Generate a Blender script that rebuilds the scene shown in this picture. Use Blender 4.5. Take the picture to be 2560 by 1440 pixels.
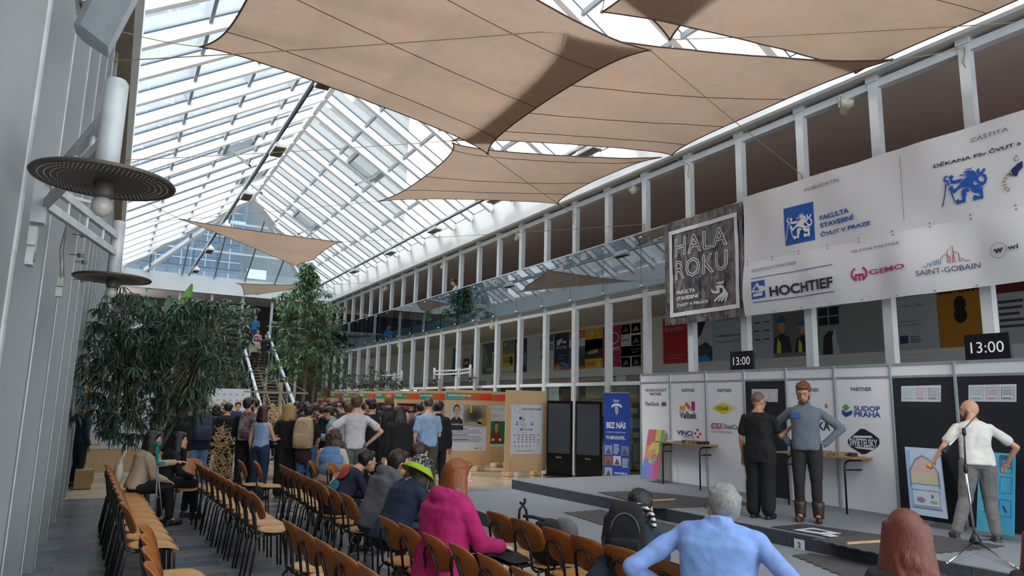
import bpy, bmesh, math, random
from math import sin, cos, pi, radians as R, sqrt, atan2
from mathutils import Vector as V, Matrix as Mx, noise as N
rnd = random.Random(7)
for o in list(bpy.data.objects): bpy.data.objects.remove(o)
scn = bpy.context.scene
COL = scn.collection
# ---------------------------------------------------------------- camera
F = 1738.0; CAM = V((0, 0, 1.72))
RT = V((0.86795394, -0.49611824, 0.02286154)); DN = V((0.10215087, 0.1332855, -0.98579926)); FW = V((0.48602588, 0.85796368, 0.16636458))
cd = bpy.data.cameras.new('camera'); cam = bpy.data.objects.new('camera', cd); COL.objects.link(cam)
cd.sensor_width = 36; cd.lens = F / 2560 * 36; cd.clip_end = 400; cd.clip_start = .05
cam.matrix_world = Mx(((RT.x, -DN.x, -FW.x, CAM.x), (RT.y, -DN.y, -FW.y, CAM.y), (RT.z, -DN.z, -FW.z, CAM.z), (0, 0, 0, 1)))
scn.camera = cam
def at(px, py, **k):
    "pixel of the 2560x1440 photograph -> world point on the plane X=, Y= or Z="
    d = RT * (px - 1280) + DN * (py - 720) + FW * F
    if 'X' in k: t = k['X'] / d.x
    elif 'Y' in k: t = k['Y'] / d.y
    else: t = (k['Z'] - CAM.z) / d.z
    return CAM + d * t
# ---------------------------------------------------------------- world: bright hazy sky
w = bpy.data.worlds.new('sky'); scn.world = w; w.use_nodes = True
nt = w.node_tree; nt.nodes.clear()
def nd(t, ty, **k):
    n = t.nodes.new(ty)
    for a, b in k.items(): setattr(n, a, b)
    return n
wo = nd(nt, 'ShaderNodeOutputWorld'); bg = nd(nt, 'ShaderNodeBackground'); bg.inputs[1].default_value = 3.6
tc = nd(nt, 'ShaderNodeTexCoord'); no = nd(nt, 'ShaderNodeTexNoise'); no.inputs['Scale'].default_value = 2.2; no.inputs['Detail'].default_value = 5
cr = nd(nt, 'ShaderNodeValToRGB'); cr.color_ramp.elements[0].color = (.74, .87, 1, 1); cr.color_ramp.elements[1].color = (.95, .98, 1, 1)
cr.color_ramp.elements[0].position = .35; cr.color_ramp.elements[1].position = .62
nt.links.new(tc.outputs['Generated'], no.inputs['Vector']); nt.links.new(no.outputs['Fac'], cr.inputs[0]); nt.links.new(cr.outputs[0], bg.inputs[0]); nt.links.new(bg.outputs[0], wo.inputs[0])
sl = bpy.data.lights.new('sun', 'SUN'); sl.energy = 3.0; sl.angle = R(12); sl.color = (1, .97, .92)
so = bpy.data.objects.new('sun', sl); COL.objects.link(so); so.rotation_euler = (R(-16), R(-36), 0)
scn.view_settings.view_transform = 'Standard'; scn.view_settings.look = 'None'
scn.view_settings.exposure = 0.0; scn.view_settings.gamma = 1; scn.view_settings.use_curve_mapping = False
# ---------------------------------------------------------------- materials
MC = {}
def col4(c):
    if isinstance(c, str):
        c = c.lstrip('#'); c = c if len(c) == 6 else ''.join(x*2 for x in c); c = [int(c[i:i+2], 16) / 255 for i in (0, 2, 4)]
        c = [x / 12.92 if x <= .04045 else ((x + .055) / 1.055) ** 2.4 for x in c]
    return (c[0], c[1], c[2], 1)
def mat(c, rough=.6, metal=0, kind='plain', sc=8., var=.12, bump=0., spec=.5, c2=None, trans=0., emit=0.):
    key = (str(c), rough, metal, kind, sc, var, bump, spec, str(c2), trans, emit)
    if key in MC: return MC[key]
    m = bpy.data.materials.new(kind + '_%d' % len(MC)); m.use_nodes = True; t = m.node_tree; L = t.links.new
    b = t.nodes['Principled BSDF']; b.inputs['Roughness'].default_value = rough; b.inputs['Metallic'].default_value = metal
    b.inputs['Specular IOR Level'].default_value = spec
    C = col4(c); b.inputs['Base Color'].default_value = C; m.diffuse_color = C
    co = nd(t, 'ShaderNodeTexCoord'); mp = nd(t, 'ShaderNodeMapping'); L(co.outputs['Object'], mp.inputs[0])
    n = nd(t, 'ShaderNodeTexNoise'); n.inputs['Scale'].default_value = sc; n.inputs['Detail'].default_value = 4; L(mp.outputs[0], n.inputs[0])
    if kind == 'wood': mp.inputs['Scale'].default_value = (1, 9, 9); n.inputs['Distortion'].default_value = .6
    if kind == 'cloth': n.inputs['Scale'].default_value = sc; n.inputs['Distortion'].default_value = .8
    if kind == 'hair': mp.inputs['Scale'].default_value = (9, 9, 1.0)
    D = col4(c2) if c2 else tuple(x * (1 - var * 2) for x in C[:3]) + (1,)
    rp = nd(t, 'ShaderNodeValToRGB'); rp.color_ramp.elements[0].color = D; rp.color_ramp.elements[1].color = C
    rp.color_ramp.elements[0].position = .32; rp.color_ramp.elements[1].position = .6
    L(n.outputs['Fac'], rp.inputs[0]); L(rp.outputs[0], b.inputs['Base Color'])
    if bump:
        bp = nd(t, 'ShaderNodeBump'); bp.inputs['Strength'].default_value = bump; bp.inputs['Distance'].default_value = .03
        L(n.outputs['Fac'], bp.inputs['Height']); L(bp.outputs[0], b.inputs['Normal'])
    if emit:
        b.inputs['Emission Color'].default_value = C; b.inputs['Emission Strength'].default_value = emit
    if trans:
        o = t.nodes['Material Output']; ts = nd(t, 'ShaderNodeBsdfTranslucent'); L(rp.outputs[0], ts.inputs[0])
        mx = nd(t, 'ShaderNodeMixShader'); mx.inputs[0].default_value = trans; L(b.outputs[0], mx.inputs[1]); L(ts.outputs[0], mx.inputs[2]); L(mx.outputs[0], o.inputs[0])
    MC[key] = m; return m
def flat(c, rough=.55): return mat(c, rough, var=.03, sc=14)
def glass(c=(1, 1, 1), refl=.1, tint=1., haze=0.):
    key = ('glass', str(c), refl, tint, haze)
    if key in MC: return MC[key]
    m = bpy.data.materials.new('glass_%d' % len(MC)); m.use_nodes = True; t = m.node_tree; t.nodes.clear(); L = t.links.new
    o = nd(t, 'ShaderNodeOutputMaterial'); tr = nd(t, 'ShaderNodeBsdfTransparent'); tr.inputs[0].default_value = col4([x * tint for x in col4(c)[:3]])
    gl = nd(t, 'ShaderNodeBsdfGlossy'); gl.inputs['Roughness'].default_value = .02
    lw = nd(t, 'ShaderNodeLayerWeight'); lw.inputs[0].default_value = .3
    mm = nd(t, 'ShaderNodeMath', operation='MULTIPLY'); mm.inputs[1].default_value = 1 - refl
    ma = nd(t, 'ShaderNodeMath', operation='ADD'); ma.inputs[1].default_value = refl
    pw = nd(t, 'ShaderNodeMath', operation='POWER'); pw.inputs[1].default_value = 2.0
    L(lw.outputs['Facing'], pw.inputs[0]); L(pw.outputs[0], mm.inputs[0]); L(mm.outputs[0], ma.inputs[0])
    mx = nd(t, 'ShaderNodeMixShader'); L(ma.outputs[0], mx.inputs[0]); L(tr.outputs[0], mx.inputs[1]); L(gl.outputs[0], mx.inputs[2]); out = mx
    if haze:
        ts = nd(t, 'ShaderNodeBsdfTranslucent'); ts.inputs[0].default_value = (.95, .97, 1, 1)
        mz = nd(t, 'ShaderNodeMixShader'); L(mx.outputs[0], mz.inputs[1]); L(ts.outputs[0], mz.inputs[2]); out = mz
        co = nd(t, 'ShaderNodeTexCoord'); n = nd(t, 'ShaderNodeTexNoise'); n.inputs['Scale'].default_value = .9; n.inputs['Detail'].default_value = 3
        L(co.outputs['Object'], n.inputs[0]); mr = nd(t, 'ShaderNodeMapRange'); mr.inputs[1].default_value = .3; mr.inputs[2].default_value = .7
        mr.inputs[3].default_value = haze * .6; mr.inputs[4].default_value = haze * 1.4; L(n.outputs['Fac'], mr.inputs[0]); L(mr.outputs[0], mz.inputs[0])
    L(out.outputs[0], o.inputs[0]); MC[key] = m; return m
WHITE = mat('#d6d8da', .45, sc=3, var=.03); WHITE2 = mat('#c2c6c9', .5, sc=4, var=.04); STEEL = mat('#8d979d', .35, .6, var=.05)
GREYP = mat('#9a9fa1', .5, sc=2, var=.05, bump=.05); BLACK = mat('#0c0b0c', .4, var=.1); CHROME = mat('#c8c8c8', .18, 1.0, var=.02)
BLKF = mat('#101017', .8, kind='cloth', var=.2); DARK = mat('#1d1b1c', .5)
# ---------------------------------------------------------------- mesh builder
OM = {}
class MB:
    def __init__(s): s.v = []; s.f = []; s.m = []
    def add(s, vs, fs, m=0):
        b = len(s.v); s.v += [V(p) for p in vs]; s.f += [[b + i for i in f] for f in fs]; s.m += [m] * len(fs); return s
    def box(s, x0, x1, y0, y1, z0, z1, m=0):
        return s.add([(x0,y0,z0),(x1,y0,z0),(x1,y1,z0),(x0,y1,z0),(x0,y0,z1),(x1,y0,z1),(x1,y1,z1),(x0,y1,z1)],
                     [(0,3,2,1),(4,5,6,7),(0,1,5,4),(1,2,6,5),(2,3,7,6),(3,0,4,7)], m)
    def beam(s, p, q, w, h, up=(0,0,1), m=0):
        p = V(p); q = V(q); d = (q - p).normalized(); a = d.cross(V(up))
        if a.length < 1e-4: a = d.cross(V((1,0,0)))
        a.normalize(); b = a.cross(d); a = a * w / 2; b = b * h / 2
        return s.add([p-a-b, p+a-b, p+a+b, p-a+b, q-a-b, q+a-b, q+a+b, q-a+b], [(0,3,2,1),(4,5,6,7),(0,1,5,4),(1,2,6,5),(2,3,7,6),(3,0,4,7)], m)
    def slab(s, P, U, W, w, h, t, m=0):
        "box: P top-left, U right, W down unit vectors, thickness t behind the face"
        P = V(P); U = V(U).normalized(); W = V(W).normalized(); n = W.cross(U).normalized() * -1
        n = U.cross(W).normalized(); a = P; b = P + U*w; c = b + W*h; d = P + W*h; q = n * t
        return s.add([a,b,c,d,a+q,b+q,c+q,d+q], [(0,1,2,3),(7,6,5,4),(0,4,5,1),(1,5,6,2),(2,6,7,3),(3,7,4,0)], m)
    def tube(s, pts, r, n=8, m=0, ends=True):
        pts = [V(p) for p in pts]; k = len(pts); rr = r if isinstance(r, (list, tuple)) else [r] * k
        vs = []; fs = []; pr = None
        for i, p in enumerate(pts):
            d = (pts[min(i+1,k-1)] - pts[max(i-1,0)]).normalized()
            if pr is None: a = d.cross(V((0,0,1))); a = a if a.length > .05 else d.cross(V((1,0,0)))
            else: a = pr - d * pr.dot(d)
            a.normalize(); pr = a; b = d.cross(a)
            for j in range(n): t = 2*pi*j/n; vs.append(p + (a*cos(t) + b*sin(t)) * rr[i])
        for i in range(k-1):
            for j in range(n): fs.append((i*n+j, i*n+(j+1)%n, (i+1)*n+(j+1)%n, (i+1)*n+j))
        if ends: fs.append(tuple(range(n))[::-1]); fs.append(tuple((k-1)*n+j for j in range(n)))
        return s.add(vs, fs, m)
    def lathe(s, prof, n=20, c=(0,0,0), rot=None, m=0):
        c = V(c); vs = []; fs = []; k = len(prof)
        for r, z in prof:
            for j in range(n):
                p = V((max(r,1e-4)*cos(2*pi*j/n), max(r,1e-4)*sin(2*pi*j/n), z)); vs.append(c + (rot @ p if rot else p))
        for i in range(k-1):
            for j in range(n): fs.append((i*n+j, i*n+(j+1)%n, (i+1)*n+(j+1)%n, (i+1)*n+j))
        fs.append(tuple(range(n))[::-1]); fs.append(tuple((k-1)*n+j for j in range(n)))
        return s.add(vs, fs, m)
    def ell(s, c, r, rot=None, n=14, m=0):
        c = V(c); k = max(6, n//2); prof = []; vs = [c + (rot @ V((0,0,-r[2])) if rot else V((0,0,-r[2])))]; fs = []
        for i in range(1, k):
            t = pi*i/k - pi/2
            for j in range(n):
                p = V((r[0]*cos(t)*cos(2*pi*j/n), r[1]*cos(t)*sin(2*pi*j/n), r[2]*sin(t))); vs.append(c + (rot @ p if rot else p))
        vs.append(c + (rot @ V((0,0,r[2])) if rot else V((0,0,r[2])))); e = len(vs)-1
        for j in range(n): fs.append((0, 1+(j+1)%n, 1+j)); fs.append((e, e-n+j, e-n+(j+1)%n))
        for i in range(k-2):
            for j in range(n): fs.append((1+i*n+j, 1+i*n+(j+1)%n, 1+(i+1)*n+(j+1)%n, 1+(i+1)*n+j))
        return s.add(vs, fs, m)
    def cap(s, p, q, r0, r1, n=12, m=0):
        p = V(p); q = V(q); d = q - p
        if d.length < 1e-5: return s.ell(p, (r0,)*3, n=n, m=m)
        d.normalize(); pts = []; rr = []
        for t in (-86,-60,-30): pts.append(p + d*r0*sin(R(t))); rr.append(r0*cos(R(t)))
        pts += [p, q]; rr += [r0, r1]
        for t in (30,60,86): pts.append(q + d*r1*sin(R(t))); rr.append(r1*cos(R(t)))
        return s.tube(pts, rr, n, m)
    def prism(s, poly, P, U, W, t, m=0):
        "poly (u,v) points in the frame P,U,W extruded by t against the viewer side"
        P = V(P); U = V(U); W = V(W); n = U.cross(W).normalized() * -t; k = len(poly)
        vs = [P + U*a + W*b for a, b in poly]; vs += [p + n for p in vs]
        return s.add(vs, [tuple(range(k)), tuple(range(2*k-1, k-1, -1))] + [(i, i+k, (i+1)%k+k, (i+1)%k) for i in range(k)], m)
    def grid(s, fn, nu, nv, m=0, t=0):
        vs = [fn(i/nu, j/nv) for j in range(nv+1) for i in range(nu+1)]
        fs = [(j*(nu+1)+i, j*(nu+1)+i+1, (j+1)*(nu+1)+i+1, (j+1)*(nu+1)+i) for j in range(nv) for i in range(nu)]
        return s.add(vs, fs, m)
    def build(s, name, mats, parent=None, smooth=False, local=False, label=None, **props):
        me = bpy.data.meshes.new(name)
        if parent is not None and not local:
            iv = OM[parent.name].inverted(); vs = [iv @ p for p in s.v]
        else: vs = s.v
        me.from_pydata([tuple(p) for p in vs], [], s.f)
        if not isinstance(mats, (list, tuple)): mats = [mats]
        for x in mats: me.materials.append(x)
        if any(s.m): me.polygons.foreach_set('material_index', s.m)
        if smooth: me.polygons.foreach_set('use_smooth', [True]*len(s.f))
        me.update()
        o = bpy.data.objects.new(name, me); COL.objects.link(o)
        if parent is not None: o.parent = parent; OM[o.name] = OM[parent.name]
        else: OM[o.name] = Mx.Identity(4)
        if label: o['label'] = label
        for a, b in props.items(): o[a] = b
        return o
def thing(name, label, cat, loc=(0,0,0), rz=0, group=None, kind=None):
    o = bpy.data.objects.new(name, None); COL.objects.link(o); o.empty_display_size = .1
    o.location = V(loc); o.rotation_euler = (0,0,rz)
    OM[o.name] = Mx.Translation(V(loc)) @ Mx.Rotation(rz, 4, 'Z')
    if kind: o['kind'] = kind
    if label: o['label'] = label
    if cat: o['category'] = cat
    if group: o['group'] = group
    return o
def tag(o, label, cat, group=None):
    o['label'] = label; o['category'] = cat
    if group: o['group'] = group
    return o
def struct(name): return thing(name, None, None, kind='structure')
def copyo(o, parent=None):
    c = o.copy(); COL.objects.link(c)
    if parent is not None: c.parent = parent; OM[c.name] = OM[parent.name]
    return c
def dup(root, loc, rz, label=None, group=None):
    r = copyo(root); r.location = loc; r.rotation_euler = (0,0,rz); OM[r.name] = Mx.Translation(V(loc)) @ Mx.Rotation(rz, 4, 'Z')
    if label: r['label'] = label
    if group: r['group'] = group
    for ch in root.children:
        c = copyo(ch, r)
        for g in ch.children: copyo(g, c)
    return r
TX = {}
def text_mesh(body, bold=0.):
    k = (body, bold)
    if k not in TX:
        cu = bpy.data.curves.new('t', 'FONT'); cu.body = body; cu.resolution_u = 3; cu.offset = bold; cu.size = 1
        ob = bpy.data.objects.new('t', cu); me = ob.to_mesh()
        vs = [v.co.copy() for v in me.vertices]; fs = [tuple(p.vertices) for p in me.polygons]
        ob.to_mesh_clear(); bpy.data.objects.remove(ob); bpy.data.curves.remove(cu)
        x0 = min(v.x for v in vs); x1 = max(v.x for v in vs); y0 = min(v.y for v in vs); y1 = max(v.y for v in vs)
        TX[k] = ([((v.x-x0)/(x1-x0), (v.y-y0)/(y1-y0)) for v in vs], fs)
    return TX[k]
class Sheet:
    "flat print on a panel: u to the right 0..w, v downwards 0..h (metres), P = top-left, eps towards the viewer"
    def __init__(s, P, U, w, h, W=(0,0,-1), warp=None, eps=.003):
        s.P = V(P); s.U = V(U).normalized(); s.W = V(W).normalized(); s.w = w; s.h = h; s.n = s.W.cross(s.U).normalized()
        s.mb = MB(); s.mats = []; s.k = 1; s.warp = warp; s.eps = eps
    def mi(s, c):
        m = c if not isinstance(c, (str, tuple)) else flat(c)
        if m not in s.mats: s.mats.append(m)
        return s.mats.index(m)
    def pt(s, u, v):
        p = s.P + s.U*u + s.W*v + s.n*(s.eps * s.k)
        return p + s.warp(u, v) if s.warp else p
    def poly(s, pts, c, lay=None):
        if lay: s.k = lay
        s.mb.add([s.pt(a*s.w, b*s.h) for a, b in pts], [tuple(range(len(pts)))], s.mi(c)); return s
    def rect(s, u0, v0, u1, v1, c, lay=1):
        s.k = lay
        if s.warp:
            nu = max(1, int(abs(u1-u0)*s.w/.25)); nv = max(1, int(abs(v1-v0)*s.h/.25))
            s.mb.grid(lambda a, b: s.pt((u0+(u1-u0)*a)*s.w, (v0+(v1-v0)*b)*s.h), nu, nv, s.mi(c))
        else: s.mb.add([s.pt(a*s.w, b*s.h) for a, b in ((u0,v1),(u1,v1),(u1,v0),(u0,v0))], [(0,1,2,3)], s.mi(c))
        return s
    def disc(s, u, v, ru, rv, c, lay=1, n=20, a0=0, a1=2*pi):
        s.k = lay; return s.poly([(u+ru*cos(a0+(a1-a0)*i/n), v+rv*sin(a0+(a1-a0)*i/n)) for i in range(n + (abs(a1-a0) < 6.2))], c)
    def line(s, pts, th, c, lay=2):
        s.k = lay; pp = [V((a*s.w, b*s.h)) for a, b in pts]; k = len(pp); L = []; Q = []
        for i in range(k):
            d = pp[min(i+1,k-1)] - pp[max(i-1,0)]; d = d.normalized() if d.length else V((1,0)); nn = V((-d.y, d.x)) * th/2
            L.append(pp[i]+nn); Q.append(pp[i]-nn)
        for i in range(k-1): s.mb.add([s.pt(*L[i]), s.pt(*L[i+1]), s.pt(*Q[i+1]), s.pt(*Q[i])], [(0,1,2,3)], s.mi(c))
        return s
    def text(s, body, u0, v0, u1, v1, c, bold=0., lay=2):
        "fits the text into the box (fractions)"
        s.k = lay; vs, fs = text_mesh(body, bold); m = s.mi(c)
        s.mb.add([s.pt((u0+(u1-u0)*x)*s.w, (v1+(v0-v1)*y)*s.h) for x, y in vs], fs, m); return s
    def lines(s, u0, v0, u1, v1, n, c='#8a8a92', lay=1, jag=.3):
        for i in range(n):
            v = v0 + (v1-v0)*(i+.5)/n; e = u1 - (u1-u0)*jag*rnd.random(); s.rect(u0, v-(v1-v0)/n*.22, e, v+(v1-v0)/n*.22, c, lay)
        return s
    def done(s, parent, name='print'):
        return s.mb.build(name, s.mats, parent)
# ================================================================ building shell
YK = lambda k: 5.33 + 1.515 * k
XR = 11.02; XL = -.48; ZE = 8.5; XE1 = 10.75; XE0 = -.35; XRG = 5.2; ZRG = 11.86; YF = 42.0; YHP = 35.5
# ---- floor
fl = struct('floor')
fb = mat('#b3a58c', .22, kind='stone', sc=1.5, var=.06, c2='#958974', spec=.6)
MB().box(-.9, 18.5, -6, 47, -.3, -.012).build('floor_base', fb, fl)
tm = [mat(c, .3, kind='stone', sc=3, var=.1, bump=.05) for c in ('#6a717b', '#747a83', '#616874', '#7b7b80', '#5a6270', '#6f6d6c')]
tmb = [mat(c, .25, kind='stone', sc=3, var=.06, bump=.04) for c in ('#a39a88', '#aba08c', '#9c9382')]
tl = []
for mm in tm + tmb:
    b = MB(); x, y = .596/2, .296/2
    b.add([(-x,-y,-.012),(x,-y,-.012),(x,y,-.012),(-x,y,-.012),(-x+.003,-y+.003,0),(x-.003,-y+.003,0),(x-.003,y-.003,0),(-x+.003,y-.003,0)],
          [(4,5,6,7),(0,1,5,4),(1,2,6,5),(2,3,7,6),(3,0,4,7)])
    tl.append(b.build('floor_tile', mm, fl, local=True))
first = set()
for j in range(37):
    for i in range(8):
        x = -.62 + .6*i + (.3 if j % 2 else 0); y = 3.2 + .3*j
        q = rnd.randrange(6) if x < 2.4 + rnd.random()*.8 else 6 + rnd.randrange(3)
        if q not in first: o = tl[q]; first.add(q)
        else: o = copyo(tl[q], fl)
        o.location = (x, y, 0)
for q, o in enumerate(tl):
    if q not in first: bpy.data.objects.remove(o)
# ---- glass roof
ce = struct('ceiling')
RW = mat('#fafafa', .45, sc=2, var=.015); PUR = mat('#8f989c', .4, sc=3, var=.05); GASK = mat('#3f5668', .4)
RG = glass('#ffffff', .03, .97, haze=.05); RG2 = glass('#ffffff', .03, .98)
def rp(side, s, y, dz=0.):
    "point on the roof glass: side -1 left / +1 right, s 0 eave..1 ridge"
    xe = XE1 if side > 0 else XE0
    return V((xe + (XRG - xe)*s, y, ZE + (ZRG - ZE)*s + dz))
SP = (0, .243, .495, .748, 1.0)
raf = {}
for side in (-1, 1):
    for k in range(-6, 25):
        y = YK(k); smax = 1.0 if y <= YHP else (YF - y) / (YF - YHP)
        if smax < .03: continue
        b = MB(); b.beam(rp(side, 0, y, -.16), rp(side, smax, y, -.16), .17, .26)
        b.beam(rp(side, 0, y, -.015), rp(side, smax, y, -.015), .19, .03, m=1)
        b.build('rafter', [RW, GASK], ce)
        y2 = YK(k+1)
        if y2 > YF: y2 = YF
        for r in range(4):
            s0, s1 = SP[r], SP[r+1]
            hy = lambda s, yy: min(yy, YF - (YF-YHP)*s)
            if hy(s0, y2) - hy(s0, y) < .05: continue
            if r and s0 < smax:
                yb = hy(s0, y2)
                MB().beam(rp(side, s0, y+.065, -.08), rp(side, s0, yb-.05, -.08), .07, .12).build('purlin', PUR, ce)
            g = MB(); A, B_, C_, D_ = rp(side, s0, y+.05), rp(side, s0, hy(s0, y2)-.05), rp(side, s1, hy(s1, y2)-.05 if hy(s1,y2) > y+.1 else y+.06), rp(side, s1, y+.05)
            u = V((0,0,.012)); g.add([A, B_, C_, D_, A+u, B_+u, C_+u, D_+u], [(0,1,2,3),(7,6,5,4),(0,4,5,1),(1,5,6,2),(2,6,7,3),(3,7,4,0)])
            g.build('glass_pane', RG if side < 0 else RG2, ce)
MB().beam((XRG, -5, ZRG-.17), (XRG, YHP, ZRG-.17), .16, .22).build('ridge_beam', RW, ce)
for side in (-1, 1):
    xe = XE1 if side > 0 else XE0
    MB().beam((xe, YF, ZE-.08), (XRG, YHP, ZRG-.18), .3, .24).build('hip_beam', RW, ce)
    MB().box(min(xe, xe+side*.12), max(xe, xe+side*.12), -5, YF, ZE-.02, ZE+.14).build('gutter', RW, ce)
for side, k, r in ((1, 12, 2), (1, 18, 2), (-1, 12, 2), (-1, 16, 3)):
    y0, y1, s0, s1 = YK(k)+.1, YK(k+1)-.1, SP[r]+.03, SP[r+1]-.06
    cs_ = [rp(side, s0, y0, -.14), rp(side, s0, y1, -.14), rp(side, s1, y1, -.14), rp(side, s1, y0, -.14)]
    for a_ in range(4): MB().beam(cs_[a_], cs_[(a_+1)%4], .09, .2).build('vent_frame', PUR, ce)
    q_ = rp(side, s0, (y0+y1)/2, -.2); MB().beam(q_, q_ + V((-side*.75, 0, -.45)), .05, .07).build('vent_actuator', mat('#b9bfc2', .4), ce); MB().cap(q_ + V((-side*.75,0,-.45)), q_ + V((-side*.8,0,-.5)), .035, .03).build('actuator_motor', DARK, ce)
# hip end
def hpnt(x, s, dz=0.): return V((x, YF - (YF-YHP)*s, ZE + (ZRG-ZE)*s + dz))
hx = [XE0] + [1.13 + 1.65*i for i in range(6)] + [XE1]; HS = (0, .32, .66, 1.0)
hl = lambda s: XE0 + (XRG-XE0)*s
hr = lambda s: XE1 + (XRG-XE1)*s
for x in hx[1:-1]:
    sm = (x - XE0)/(XRG-XE0) if x < XRG else (XE1-x)/(XE1-XRG)
    MB().beam(hpnt(x, 0, -.07), hpnt(x, sm, -.07), .06, .12).build('hip_rafter', STEEL, ce)
MB().beam((.98, YF, ZE-.02), (XRG-.35, YHP+.6, ZRG-.42), .22, .2).build('hip_strut', RW, ce)
MB().beam((9.5, YF, ZE-.02), (XRG+.35, YHP+.6, ZRG-.42), .22, .2).build('hip_strut', RW, ce)
for s in HS[1:-1]: MB().beam(hpnt(hl(s), s, -.03), hpnt(hr(s), s, -.03), .07, .08).build('hip_purlin', RW, ce)
HG = glass('#e4eef4', .06, .9)
for i in range(len(hx)-1):
    for r in range(3):
        s0, s1 = HS[r], HS[r+1]; cl = lambda x, s: min(max(x, hl(s)), hr(s))
        P4 = [hpnt(cl(hx[i], s0), s0), hpnt(cl(hx[i+1], s0), s0), hpnt(cl(hx[i+1], s1), s1), hpnt(cl(hx[i], s1), s1)]
        if (P4[0]-P4[1]).length < .1: continue
        MB().add(P4 + [p + V((0,0,.012)) for p in P4], [(0,1,2,3),(7,6,5,4),(0,4,5,1),(1,5,6,2),(2,6,7,3),(3,7,4,0)]).build('glass_pane', HG, ce)
# ---- right side of the hall
wr = struct('wall_right')
SOF = mat('#b3b0ae', .6, sc=1, var=.03); BRN = mat('#dccabf', .8, sc=.6, var=.04); RED = mat('#94504a', .75, sc=.8, var=.08)
FAS = mat('#f4f4f4', .6, sc=.7, var=.02); INT = mat('#d8d3cc', .75, sc=.8, var=.04); INTD = mat('#d9d5ce', .75, sc=.8, var=.05)
MB().box(10.75, 10.87, -5, YF+.4, 7.54, ZE).build('fascia', FAS, wr)
MB().box(10.87, 11.25, -5, YF, 7.54, 7.7).build('soffit', SOF, wr)
MB().box(11.25, 15.2, -5, 46, 7.58, 7.72).build('upper_ceiling', BRN, wr)
MB().box(11.04, 11.2, -5, YF, 7.33, 7.47).build('head_beam', WHITE2, wr)
MB().box(15.0, 15.2, -5, 46, 4.7, 7.6).build('upper_back_wall', RED, wr)
MB().box(11.06, 15.2, -5, 45, 4.52, 4.72).build('gallery_slab', mat('#a9a39c', .7, sc=.6, var=.04), wr)
MB().box(11.0, 11.06, -5, YF, 4.62, 4.98).build('slab_edge', mat('#e4eaec', .5, var=.03), wr)
MB().box(11.04, 11.16, -5, YF, 4.4, 4.5).build('head_beam', WHITE, wr)
MB().box(14.4, 14.55, -5, 45, 2.85, 4.52).build('inner_wall', INT, wr)
MB().box(14.3, 14.56, -5, 45, 2.76, 2.93).build('ledge', WHITE2, wr)
MB().box(14.4, 18.4, -5, 45, 2.6, 2.76).build('low_ceiling', mat('#a39a90', .8), wr)
MB().box(15.1, 15.3, 3, 21, -.02, 2.7).build('inner_wall', INTD, wr); MB().box(18.2, 18.4, 21, 45, -.02, 2.7).build('inner_wall', mat('#8b857d', .7), wr)
for y in (9.2, 13.2, 17.8, 22.4, 27):
    MB().box(14.35, 14.85, y, y+.45, 0, 2.8).build('pillar', WHITE2, wr)
for k in range(-4, 25):
    y = YK(k); b = MB(); b.box(XR, XR+.14, y-.08, y+.08, 0, 7.54)
    b.box(XR-.03, XR+.2, y-.1, y+.1, 7.44, 7.54)
    b.build('column', WHITE2, wr)
    if k < 24:
        MB().box(XR+.03, XR+.11, y+.08, YK(k+1)-.08, 2.28, 2.37).build('transom', WHITE, wr)
        MB().box(XR+.065, XR+.075, y+.08, YK(k+1)-.08, .06, 2.28).build('glass_pane', glass('#dfe6e4', .03, .93), wr)
# ---- left side
wl = struct('wall_left')
PNL = mat('#868b8c', .5, sc=1.2, var=.05, bump=.03)
MB().box(-.27, -.15, -5, YF+.4, 7.54, ZE).build('fascia', FAS, wl)
MB().box(-.9, -.27, -5, YF, 7.54, 7.7).build('soffit', mat('#97877b', .7), wl)  # soffit colour carries painted shade and a brown carpet reflection
MB().box(-.9, -.66, -5, YF, 0, 7.6).build('panel_wall', PNL, wl)
MB().box(-.68, -.47, 1.2, 4.02, 0, 7.54).build('pier', mat('#8b9194', .5, sc=1.2, var=.05, bump=.06), wl)
b = MB()
for z in range(0, 22): b.box(-.472 + .0, -.462 + .004*rnd.random(), 3.95, 4.03, z*.34, z*.34 + .34)
b.build('paint_edge', mat('#b9bdbd', .6, sc=6, var=.08, bump=.3), wl)
for k in range(-1, 25):
    y = YK(k) + .2; b = MB(); b.box(-.66, XL, y-.07, y+.07, 0, 7.54); b.build('column', PNL, wl)
    MB().box(XL-.012, XL+.006, y+.055, y+.078, 0, 7.54).build('edge_trim', mat('#c3c9cb', .5), wl)
    MB().box(-.66, -.6, y+.07, y+1.44, 1.3, 1.32).build('panel_joint', DARK, wl)
# ---- far end
wb = struct('wall_back')
MB().box(-.3, 10.87, YF, YF+.12, 7.54, ZE).build('fascia', FAS, wb)
MB().box(-.3, 10.87, YF+.12, YF+.5, 7.54, 7.7).build('soffit', SOF, wb)
MB().box(-.9, 15, YF+.5, 46.6, 7.6, 7.75).build('upper_ceiling', BRN, wb)
MB().box(-.9, 15.2, 46.4, 46.6, 0, 7.7).build('end_wall', mat('#4e4340', .8, sc=.5, var=.1), wb)
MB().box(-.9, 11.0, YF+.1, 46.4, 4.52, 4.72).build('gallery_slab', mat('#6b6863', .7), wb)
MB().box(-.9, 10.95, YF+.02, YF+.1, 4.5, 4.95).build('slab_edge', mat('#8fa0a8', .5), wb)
for i in range(8):
    x = -.5 + 1.65*i; MB().box(x-.07, x+.07, YF+.25, YF+.4, 0, 7.54).build('column', WHITE2, wb)
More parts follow.
